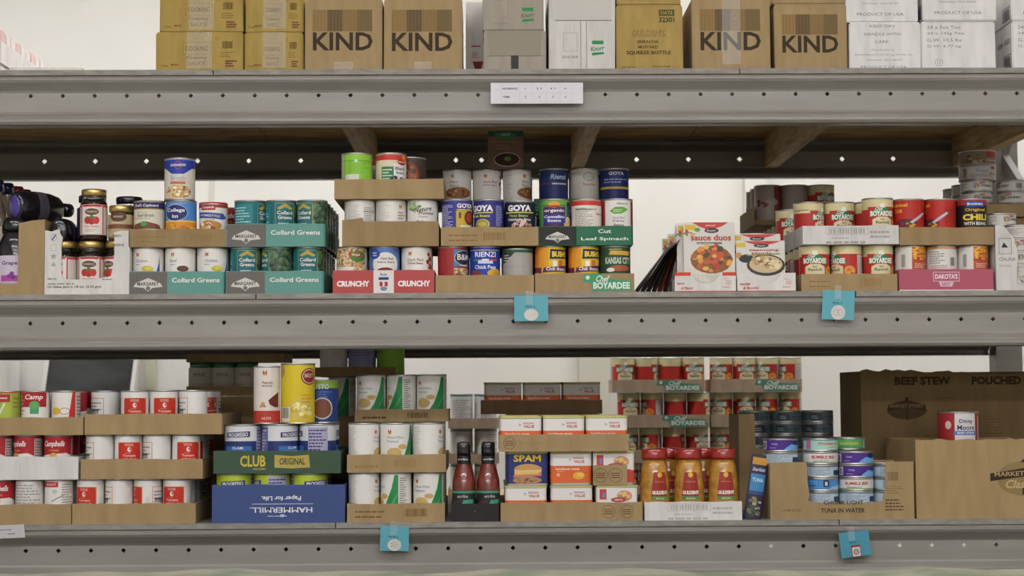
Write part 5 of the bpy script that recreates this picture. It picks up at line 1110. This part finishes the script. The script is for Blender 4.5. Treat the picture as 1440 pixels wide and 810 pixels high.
tray(704, 903.5, PB, .010, z, .043, .31, KR, 'kraft_tray', 'kraft tray with two round stamps under the meat tins', art=t_stamps((.76, .89)))
tins([('meat_v', 739, 0), ('meat_v', 803, 0), ('meat_a', 866, 0)], 690, .016, z + TT, 'in the tray with round stamps', 4)
zq = z + TT + HT + .0003
tins([('spam', 741, 0), ('meat_v', 803, 0), ('meat_a', 861, 0)], 655, .030, zq, 'stacked straight on the lowest tins', 3)
# short kraft tray piece before the third tin of the second layer
x0, x1 = at(834, 665, .012).x, at(881, 665, .012).x
tray(834, 882, 665, .012, zq, .046, .0165, KR, 'kraft_sleeve', 'short kraft sleeve with two stamps before a meat tin', art=t_stamps((.22, .66)))
z5 = zq + HT + .0003
tray(702, 883.5, 625, .012, z5, .040, .31, KR, 'kraft_tray', 'kraft tray with one round stamp above the SPAM tin', art=lambda W, Hh: t_stamps((.08,))(W, Hh).text('NO OCT BILL', W * .26, Hh * .5, 8, '9c7e52', 1, w=W * .22, bold=0))
tins([('meat_v', 732, 0), ('meat_v', 792, 0), ('meat_v', 852, 0)], 600, .017, z5 + TT, 'in the tray with one round stamp', 3)
z6 = z5 + TT + HT + .0003
carton(at(712, 640, .39).x, at(846, 640, .39).x, .39, .72, z, z6 - .0008, KD, 'cardboard_box', 'plain kraft box behind the meat tins')
tray(676, 847, 578, .46, z6, .036, .21, 'K:7c6248', 'kraft_tray', 'kraft tray in shade-darkened colour topping the meat tin stack')  # kraft darkened, the shade at the back put into its colour
tins([('meat_v', 707, 0), ('meat_v', 762, 0), ('meat_v', 817, 0)], 560, .466, z6 + TT, 'in the shade-darkened topmost tray', 1)
# ---- mustard jars
tray(906.5, 1043.5, PB, .012, z, .043, .24, 'K:d9d6d2', 'white_tray', 'white printed tray of mustard bottles', art=t_box('b5b1aa'))
def mustard():
    lv = [(.030, 0), (.0355, .006), (.0365, .04), (.0348, .085), (.0305, .122), (.0255, .139), (.019, .141)]
    P = [part('bottle', [(0, 0)] + lv, 'F:b4802e', None)]
    P.append(part('cap', [(.0192, .137), (.0305, .1385), (.0315, .142), (.031, .160), (.029, .162), (0, .162)], 'P:9c2a24', None))
    import bisect
    def rad(zz):
        for (r0, z0), (r1, z1) in zip(lv, lv[1:]):
            if z0 <= zz <= z1: return r0 + (r1 - r0) * (zz - z0) / (z1 - z0)
        return lv[-1][0]
    cuts_z = [.04, .085]
    mb = MB()
    a = Art()
    wz = lambda zz: 22 - (zz - 44) * .10
    for za, zb in ((44, 52), (52, 60), (60, 68), (68, 76), (76, 85), (85, 94), (94, 102), (102, 108)):
        c = '5f8a4a' if za < 50 else '9a3024'
        a.poly([(-wz(za), za), (wz(za), za), (wz(zb), zb), (-wz(zb), zb)], c, 1)
    a.text("GULDEN'S", 0, 61, 9, 'ece6da', 3, w=38, bold=.05).ell(0, 102, 6, 6, 'd8b43a', 3).text('SRIRACHA', 0, 86, 3.2, 'c87a5c', 3, w=24).text('MUSTARD', 0, 47, 3.4, 'cfe0b8', 3, w=20)
    cuts = [.0355 * 2 * math.pi * k / 28 for k in range(-14, 15)]
    def mp(u, zz, off):
        r_ = rad(zz) + off * 1.5 + .0004; t = u / .0355
        return (r_ * math.sin(t), -r_ * math.cos(t), zz)
    a.emit(mb, mp, cuts); P.append(('label', mb.mesh('label'))); return P
MU = mustard()
xm = [at(p, 690, .055).x for p in (917, 969, 1017)]
xm = spread(xm, .0745); 
for i, x in enumerate(xm): thing('mustard_bottle', 'bottle', ('front row mustard bottle beside the meat tins', 'front row mustard bottle between two others', 'front row mustard bottle beside the slim tuna pouch')[i], MU, x + (.006 if i == 0 else 0), .055, z + TT, (16, 0, 4)[i], group='mustard bottles in the front row')
for i in range(2): thing('mustard_bottle', 'bottle', 'golden mustard bottle with red cap behind the front row', MU, (xm[i] + xm[i + 1]) / 2, .125, z + TT, 20, group='mustard bottles in the second row')
# ---- slim pouch leaning
a = Art().rect(-17, 128, 17, 145, 'c8912c', 1).text('Starkist', 0, 117, 9, 'c8ccd4', 3, w=30, shear=.2).rect(-17, 66, 17, 106, '3a7fae', 1).text('TUNA', 0, 92, 9, 'bfe0ec', 3, w=26).rect(-17, 58, 17, 66, '2a4a7c', 1.2).blobs(0, 30, 15, 22, ['5f6a3c', 'a8a88a', '8a7a5c', '3c4a3c'], 22, 5, 2, 3)
STK = pouch_mesh(.042, .152, .006, a, '2a2440', 'pouch_body')
thing('tuna_pouch', 'pouch', 'slim dark blue pouch with orange top leaning on the tuna case', STK, at(1058, 727, .03).x, .03, z + .001, 0, rx=-4, ry=9)
# ---- tuna case
def t_tuna(W, Hh):
    k = W / 203
    return Art().text('CHUNK LIGHT', 103 * k, 23.5 * k, 5.6 * k, '4c4236', 1, w=56 * k).text('TUNA IN WATER', 102 * k, 12.5 * k, 6.4 * k, '4c4236', 1, w=62 * k, bold=.03).text('FOR 52151', 31 * k, 13 * k, 3.6 * k, '6a5a40', 1, w=25 * k).bars(166 * k, 54 * k, 181 * k, 66 * k, '7a6848', 1).lines(164 * k, 36 * k, 188 * k, 48 * k, 4, '8a764e', 1, 3).lines(162 * k, 12 * k, 190 * k, 30 * k, 4, '5c4e36', 1, 6)
xa, xb = tray(1083.5, 1286, PB, .012, z, .1345, .1835, 'K:a18962', 'tuna_case', 'kraft case reading TUNA IN WATER cut open in front', 'box', art=t_tuna,
     top=[(0, .99), (.24, 1.0), (.255, .98), (.262, .62), (.275, .42), (.262, .33), (.3, .3), (.5, .275), (.68, .29), (.78, .31), (.80, .5), (.805, 1.0), (1, .995)], sides=.131, back=.131, right=.134)
xc = [xa + .0032 + .0418 + .0832 * i for i in range(4)]
zb = z + TT; wh = 'in the cut open tuna case'
for r_ in range(2):
    yy = .0155 + .0418 + .0865 * r_
    sets = [['tuna_b', 'tuna_p', 'tuna_s', 'tuna_b', 'tuna_b', 'tuna_p'], ['tuna_m', 'tuna_b', 'tuna_s', 'tuna_b', 'tuna_w', 'tuna_m'], ['tuna_w', 'tuna_b', 'tuna_w', 'tuna_p', 'tuna_p'], ['tuna_b', 'tuna_b', 'tuna_b', 'tuna_b']]
    if r_ == 1: sets = [['tuna_p', 'tuna_b', 'tuna_s', 'tuna_b'], ['tuna_b'] * 5, ['tuna_w', 'tuna_b', 'tuna_w', 'tuna_b', 'tuna_p', 'tuna_g'], ['tuna_b', 'tuna_s', 'tuna_b', 'tuna_w']]
    for c in range(4):
        for i, k in enumerate(sets[c]):
            xo = xc[c] - (.012 if (c == 0 and i > 3) else 0)
            put(k, xo + random.uniform(-.0002, .0002), yy, zb + .0309 * i, {'tuna_p': 2, 'tuna_w': -4, 'tuna_b': 2, 'tuna_s': 0, 'tuna_g': 6, 'tuna_m': 4}[k] + random.uniform(-6, 6), wh if r_ == 0 else 'in the tuna case, back row')
# second tuna case behind, dark cans
ty = .40
xa, xb = tray(1040, 1188, 690, ty, z, .17, .182, KD, 'tuna_case', 'open kraft case of dark flat cans behind the tuna', 'box', top=[(0, 1.42), (.15, 1.43), (.16, .9), (1, .9)], sides=.242, right=.16, back=.16)
n_ = int((xb - xa - .007) / .0832)
for c in range(3):
    for i in range(8): put('tuna_d', xa + .0035 + .0418 + .0832 * c, ty + .0035 + .0418, zb + .0309 * i, random.uniform(-30, 30), 'in the open case behind the tuna')
# ---- big boxes at the end
def t_market(W, Hh):
    c, s = '3c342a', W
    cx, cz = W * .80, Hh * .50
    a = Art().ring(cx, cz, 62, 40, 1, '6a5a40', 1).ell(cx, cz, 60, 38, '8f7a52', 1)
    a.poly([(cx - 78, cz - 6), (cx - 78, cz + 12), (cx, cz + 24), (cx + 78, cz + 16), (cx + 78, cz - 2), (cx, cz + 4)], c, 2).text('MARKET STREET', cx, cz + 12, 11, 'b39669', 3, w=136, rot=2).rect(cx - 3, cz - 38, cx + 3, cz - 14, c, 2).poly([(cx - 6, cz + 38), (cx, cz + 46), (cx + 6, cz + 38)], c, 2)
    return a.text('Classics', cx, cz - 13, 20, 'c4a878', 3, w=84, shear=.3)
torn = [(i / 24, 1 + random.uniform(-.018, .012)) for i in range(25)]
xa, xb = tray(1289, 1478, PB, .012, z, .186, .30, 'K:a38a62', 'cardboard_box', 'large kraft box reading MARKET STREET Classics', 'box', art=t_market, top=torn, sides=.182)
def t_stew(W, Hh):
    c = '3f3322'; k = W / 266
    a = Art().text('BEEF STEW', 87 * k, 179 * k, 12 * k, c, 1, w=79 * k, bold=.05).text('POUCHED', 191 * k, 179 * k, 12 * k, c, 1, w=70 * k, bold=.05).ell(64 * k, 138 * k, 28 * k, 13 * k, '4c3d2a', 1).poly([(36 * k, 136 * k), (38 * k, 146 * k), (64 * k, 152 * k), (90 * k, 146 * k), (92 * k, 136 * k), (64 * k, 142 * k)], c, 2)
    a.text('MARKET STREET', 64 * k, 144 * k, 5 * k, '7a6648', 3, w=48 * k).rect(62 * k, 124 * k, 66 * k, 156 * k, c, 2.5)
    return a.lines(107 * k, 144 * k, 131 * k, 158 * k, 3, '6a563a', 1, 3).lines(160 * k, 100 * k, 200 * k, 132 * k, 8, '6a563a', 1, 5)
torn2 = [(i / 30, 1 + random.uniform(-.012, .010) - .04 * (i / 30)) for i in range(31)]
xq = at(1212, 620, .345).x
tray(1212, 1478, 620, .345, z, .355, .26, 'K:75603f', 'cardboard_box', 'tall brown box reading BEEF STEW POUCHED with torn top', 'box', art=t_stew, top=torn2, sides=.350)
a = Art().rect(-22, 4, 32, 118, 'd8d4d2', 1).text('Dinty', 6, 98, 12, '3a3a6a', 3, w=34).text('Moore', 6, 84, 12, '3a3a6a', 3, w=44).rect(-24, 66, 36, 76, '5a78b8', 2).text('BEEF STEW', 6, 71, 5, 'e8e8ee', 3, w=44).ell(-38, 90, 8, 10, 'd8b8b0', 2).rect(44, 10, 50, 112, 'd8c8c0', 2)
can_type('stew', 'stew_can', 'can', 'red stew can with white name panel', 48, 122, 'a02a30', a)
xs_ = at(1347, 600, .14).x
put('stew', xs_, .14, z + TT, 0, 'inside the large kraft box, lower one'); put('stew', xs_, .14, z + TT + .1235, 2, 'peeking out of the large kraft box', )
# ---- table behind the rack with trays of pasta and white cans
YT = 1.45; LT = .108 + TT + .0004
zk = [at(920, q, YT).z for q in (552, 541)]
zt0 = zk[0] - 3 * LT
ztb = zt0 - .03
xl_, xr_ = at(600, 650, YT).x, at(1170, 650, YT).x
tb = link('work_table', None, None, ((xl_ + xr_) / 2, YT + .3, 0)); tag(tb, 'plain table behind the rack carrying can trays', 'table')
hw_ = (xr_ - xl_) / 2
mb = MB(); mb.box(-hw_, hw_, -.32, .3, ztb, ztb + .0295, 'lumber'); link('tabletop', mb.mesh('tabletop'), tb)
for sx in (-1, 1):
    for sy in (-.28, .26):
        mb = MB(); mb.box(sx * (hw_ - .06) - .03, sx * (hw_ - .06) + .03, sy - .03, sy + .03, 0, ztb - .0003, 'lumber'); link('leg', mb.mesh('leg'), tb)
nth = ('lowest', 'second', 'third', 'highest')
KB = 'K:b09a82'
for n, (pa, pb) in enumerate(((866, 996), (866, 996), (868, 998), (861, 990))):
    zz = zt0 + LT * n; py = 680 - 45 * n; c = (pa + pb) / 2
    tray(pa, pb, py, YT, zz, .041, .165, KB, 'kraft_tray', nth[n] + ' dull kraft tray of pasta cans behind the mustard bottles', art=t_boy('5c8a74'))
    row([('pasta', c - 47, 6), ('pasta', c - 15.5, (-100, -60, -80, 75)[n]), ('pasta', c + 15.5, 60 + 25 * n), ('pasta', c + 47, (10, 30, 75, 4)[n])], py - 20, YT + .005, zz + TT, 'in the ' + nth[n] + ' tray behind the mustard', back=1 if n == 3 else 0)
for n in range(4):
    zz = zt0 + LT * n; py = 680 - 45 * n; c = 1062.5
    tray(1000, 1128, py, YT + .02, zz, .041, .165, KB, 'kraft_tray', nth[n] + ' dull kraft tray of pasta cans behind the dark flat cans', art=t_boy('5c8a74'))
    row([('pasta', c - 47, -25), ('pasta', c - 15.5, 8), ('pasta', c + 15.5, -42), ('pasta', c + 47, (20, 60, -50, -78)[n])], py - 20, YT + .025, zz + TT, 'in the ' + nth[n] + ' tray behind the dark cans', back=0)
a = Art().rect(-114, 99, 114, 103.5, '4f9a92', 1).lines(-34, 20, 40, 92, 10, 'a8a49c', 2, 5).lines(-90, 20, -44, 92, 10, 'a8a49c', 2, 7)
can_type('white_teal', 'vegetable_can', 'can', 'white can with thin teal rim', 36.2, 108, 'dcd9d2', a)
for n in range(3):
    zz = zt0 + LT * n; py = 680 - 45 * n
    tray(630, 702, py, YT + .03, zz, .032, .165, KB, 'kraft_tray', nth[n] + ' dull kraft tray of white cans behind the hot sauce')
    row([('white_teal', 649, 0), ('white_teal', 683, 30)], py - 20, YT + .035, zz + TT, 'in the ' + nth[n] + ' tray behind the hot sauce')

# ---- unseen cases added under the lowest deck to keep the beam holes dark
for i in range(5):
    for lv in range(2):
        x0 = -2.05 + .56 * i
        carton(x0, x0 + .545, .12, .80, .0 + .5 * lv, .498 + .53 * lv, 'K:6c563c', 'cardboard_box', 'added large brown case darkening the beam holes from below, ' + ('lower layer', 'upper layer')[lv], group='added cases under the rack, ' + ('lower layer', 'upper layer')[lv])

# ================================================================== CARDS AND NOTES ON THE BEAMS
def card(pts, yoff, tilt, col, label, art, name='paper_card', cat='card', ry=0, tape=None, bend=0):
    (p0, q0), (p1, q1) = pts
    a_, b_ = at(p0, q0, yoff), at(p1, q1, yoff); W, Hh = b_.x - a_.x, a_.z - b_.z
    e = link(name, None, None, ((a_.x + b_.x) / 2, yoff, a_.z)); e.rotation_euler = (R(tilt), R(ry), 0); tag(e, label, cat)
    mb = MB(); mb.box(-W / 2, W / 2, -.0003, .0003, -Hh, 0, col); link('sheet', mb.mesh('sheet'), e)
    printed(art(W * 1000, Hh * 1000), 'print', e, (-W / 2, -.0003, -Hh))
    if tape:
        mb = MB(); mb.face([(-.008 + tape, -.001, -.02), (.008 + tape, -.001, -.02), (.008 + tape, -.001, .012), (-.008 + tape, -.001, .012)], 'film'); link('tape', mb.mesh('tape'), e)
    return e
def a_card(word, mode):
    def f(W, Hh):
        a = Art().text(word, W * .47, Hh * .57, 4.4, '3a5a66', 1, w=22)
        if mode == 0: a.ell(W * .5, Hh * .25, W * .21, Hh * .235, 'd9d4cc', 1)
        elif mode == 1: a.ell(W * .5, Hh * .25, W * .22, Hh * .25, 'd9d4cc', 1).ring(W * .44, Hh * .25, 7, 8, 1, 'a8a49c', 2).ring(W * .56, Hh * .25, 7, 8, 1, 'a8a49c', 2)
        elif mode == 2:
            a.ell(W * .5, Hh * .24, W * .24, Hh * .24, 'd9d4cc', 1)
            for i in range(7): a.poly([(W * .5, Hh * .27), (W * .5 + 11 * math.cos(i * .9), Hh * .25 + 10 * math.sin(i * .9)), (W * .5 + 9 * math.cos(i * .9 + .12), Hh * .25 + 8 * math.sin(i * .9 + .12))], '6a6a68', 2)
        else: a.rect(W * .35, Hh * .0, W * .66, Hh * .46, '9c3a48', 1).rect(W * .38, .5, W * .64, Hh * .38, 'd6d2c8', 2).ring(W * .51, Hh * .19, 6.5, 7, 2, '6a6a68', 3).ell(W * .51, Hh * .19, 4, 4, 'a8a8a4', 3)
        return a
    return f
BL = '64abb8'
card(((723, 416), (771, 451.5)), -.004, 4, BL, 'blue card with blank white circle on the middle beam', a_card('PICK 4', 0), tape=-.004)
card(((1157, 408.5), (1203, 449.5)), -.004, 5, BL, 'blue card with ringed white circle on the middle beam', a_card('PICK 3', 1), ry=2, tape=-.002)
card(((535, 740), (575.5, 775)), -.004, 4, BL, 'blue card with scribbled white circle on the bottom beam', a_card('PICK 2', 2), ry=1.5, tape=-.002)
card(((1179, 747.5), (1222, 783)), -.005, 3, '4f98ae', 'tilted blue card with small red framed picture on the bottom beam', a_card('PICK 1', 3), ry=-7, tape=-.006)
def a_grid(W, Hh):
    a = Art(); c = 'b8b6b8'
    for i, x in enumerate((.11, .31, .45, .6, .75, .88)): a.rect(W * x, 4, W * x + .4, Hh - 3, c, 1)
    for zz in (4, Hh * .5, Hh - 5): a.rect(W * .11, zz, W * .88, zz + .4, c, 1)
    for s, x, zz, w_ in (('HOUSEHOLD', .21, .72, 36), ('ITEMS', .17, .32, 16), ('1', .375, .72, 1.5), ('2  3', .525, .72, 12), ('4  5', .675, .72, 12), ('6+', .81, .72, 6), ('2', .375, .32, 3), ('4', .525, .32, 3), ('5', .675, .32, 3), ('6', .81, .32, 3)):
        a.text(s, W * x, Hh * zz, 4.6, '55535a', 2, w=w_)
    return a
card(((690, 116.5), (820, 145.5)), -.0012, 0, 'd8d5da', 'white printed table strip on the top beam', a_grid, 'paper_strip', 'sign')
card(((-30, 739), (33.5, 758)), -.008, 14, 'd6d3d2', 'white paper note at the end of the bottom beam', lambda W, Hh: Art().lines(W * .4, Hh * .62, W * .86, Hh * .76, 1, '77747a', 1, 4).lines(W * .62, Hh * .3, W * .82, Hh * .44, 1, '77747a', 1, 5), 'paper_note', 'note', ry=-2)

# ================================================================== WRAPPED LOAD IN FRONT, BELOW THE BEAM
import bmesh
yl = -.55
zt_ = at(720, 800, yl).z
e = link('wrapped_load', None, None, (0, yl - .3, 0)); e.rotation_euler.z = R(.0); tag(e, 'pale green mottled wrapped load standing in front of the rack', 'pallet load')
bm = bmesh.new(); bmesh.ops.create_grid(bm, x_segments=60, y_segments=10, size=1)
bm.free()
mb = MB(); n = 48; xs = [-1.7 + 3.4 * i / n for i in range(n + 1)]
top = []
for i, x in enumerate(xs):
    top.append(zt_ + .008 - .004 * (x + 1.7) + .0035 * math.sin(x * 9) + .003 * math.sin(x * 23 + 1))
for i in range(n):
    for (ya, da), (yb_, db) in (((-.3, -.02), (-.26, -.004)), ((-.26, -.004), (.26, 0)), ((.26, 0), (.3, -.02))):
        mb.face([(xs[i], ya, top[i] + da), (xs[i + 1], ya, top[i + 1] + da), (xs[i + 1], yb_, top[i + 1] + db), (xs[i], yb_, top[i] + db)], 'mottle', True)
    mb.face([(xs[i], -.3, .12), (xs[i + 1], -.3, .12), (xs[i + 1], -.3, top[i + 1] - .02), (xs[i], -.3, top[i] - .02)], 'mottle', True)
    mb.face([(xs[i + 1], .3, .12), (xs[i], .3, .12), (xs[i], .3, top[i] - .02), (xs[i + 1], .3, top[i + 1] - .02)], 'mottle', True)
for s in (0, n): 
    q = [(xs[s], .3, .12), (xs[s], -.3, .12), (xs[s], -.3, top[s] - .02), (xs[s], .3, top[s] - .02)]
    mb.face(q if s == 0 else q[::-1], 'mottle')
link('wrap', mb.mesh('wrap'), e)
for i in range(3):
    mb = MB(); mb.box(-1.7, 1.7, -.28 + .24 * i, -.20 + .24 * i, 0, .1, 'lumber'); link('pallet_runner', mb.mesh('pallet_runner'), e)
for i in range(9):
    mb = MB(); mb.box(-1.7 + .41 * i, -1.6 + .41 * i, -.3, .3, .1, .119, 'lumber'); link('pallet_board', mb.mesh('pallet_board'), e)
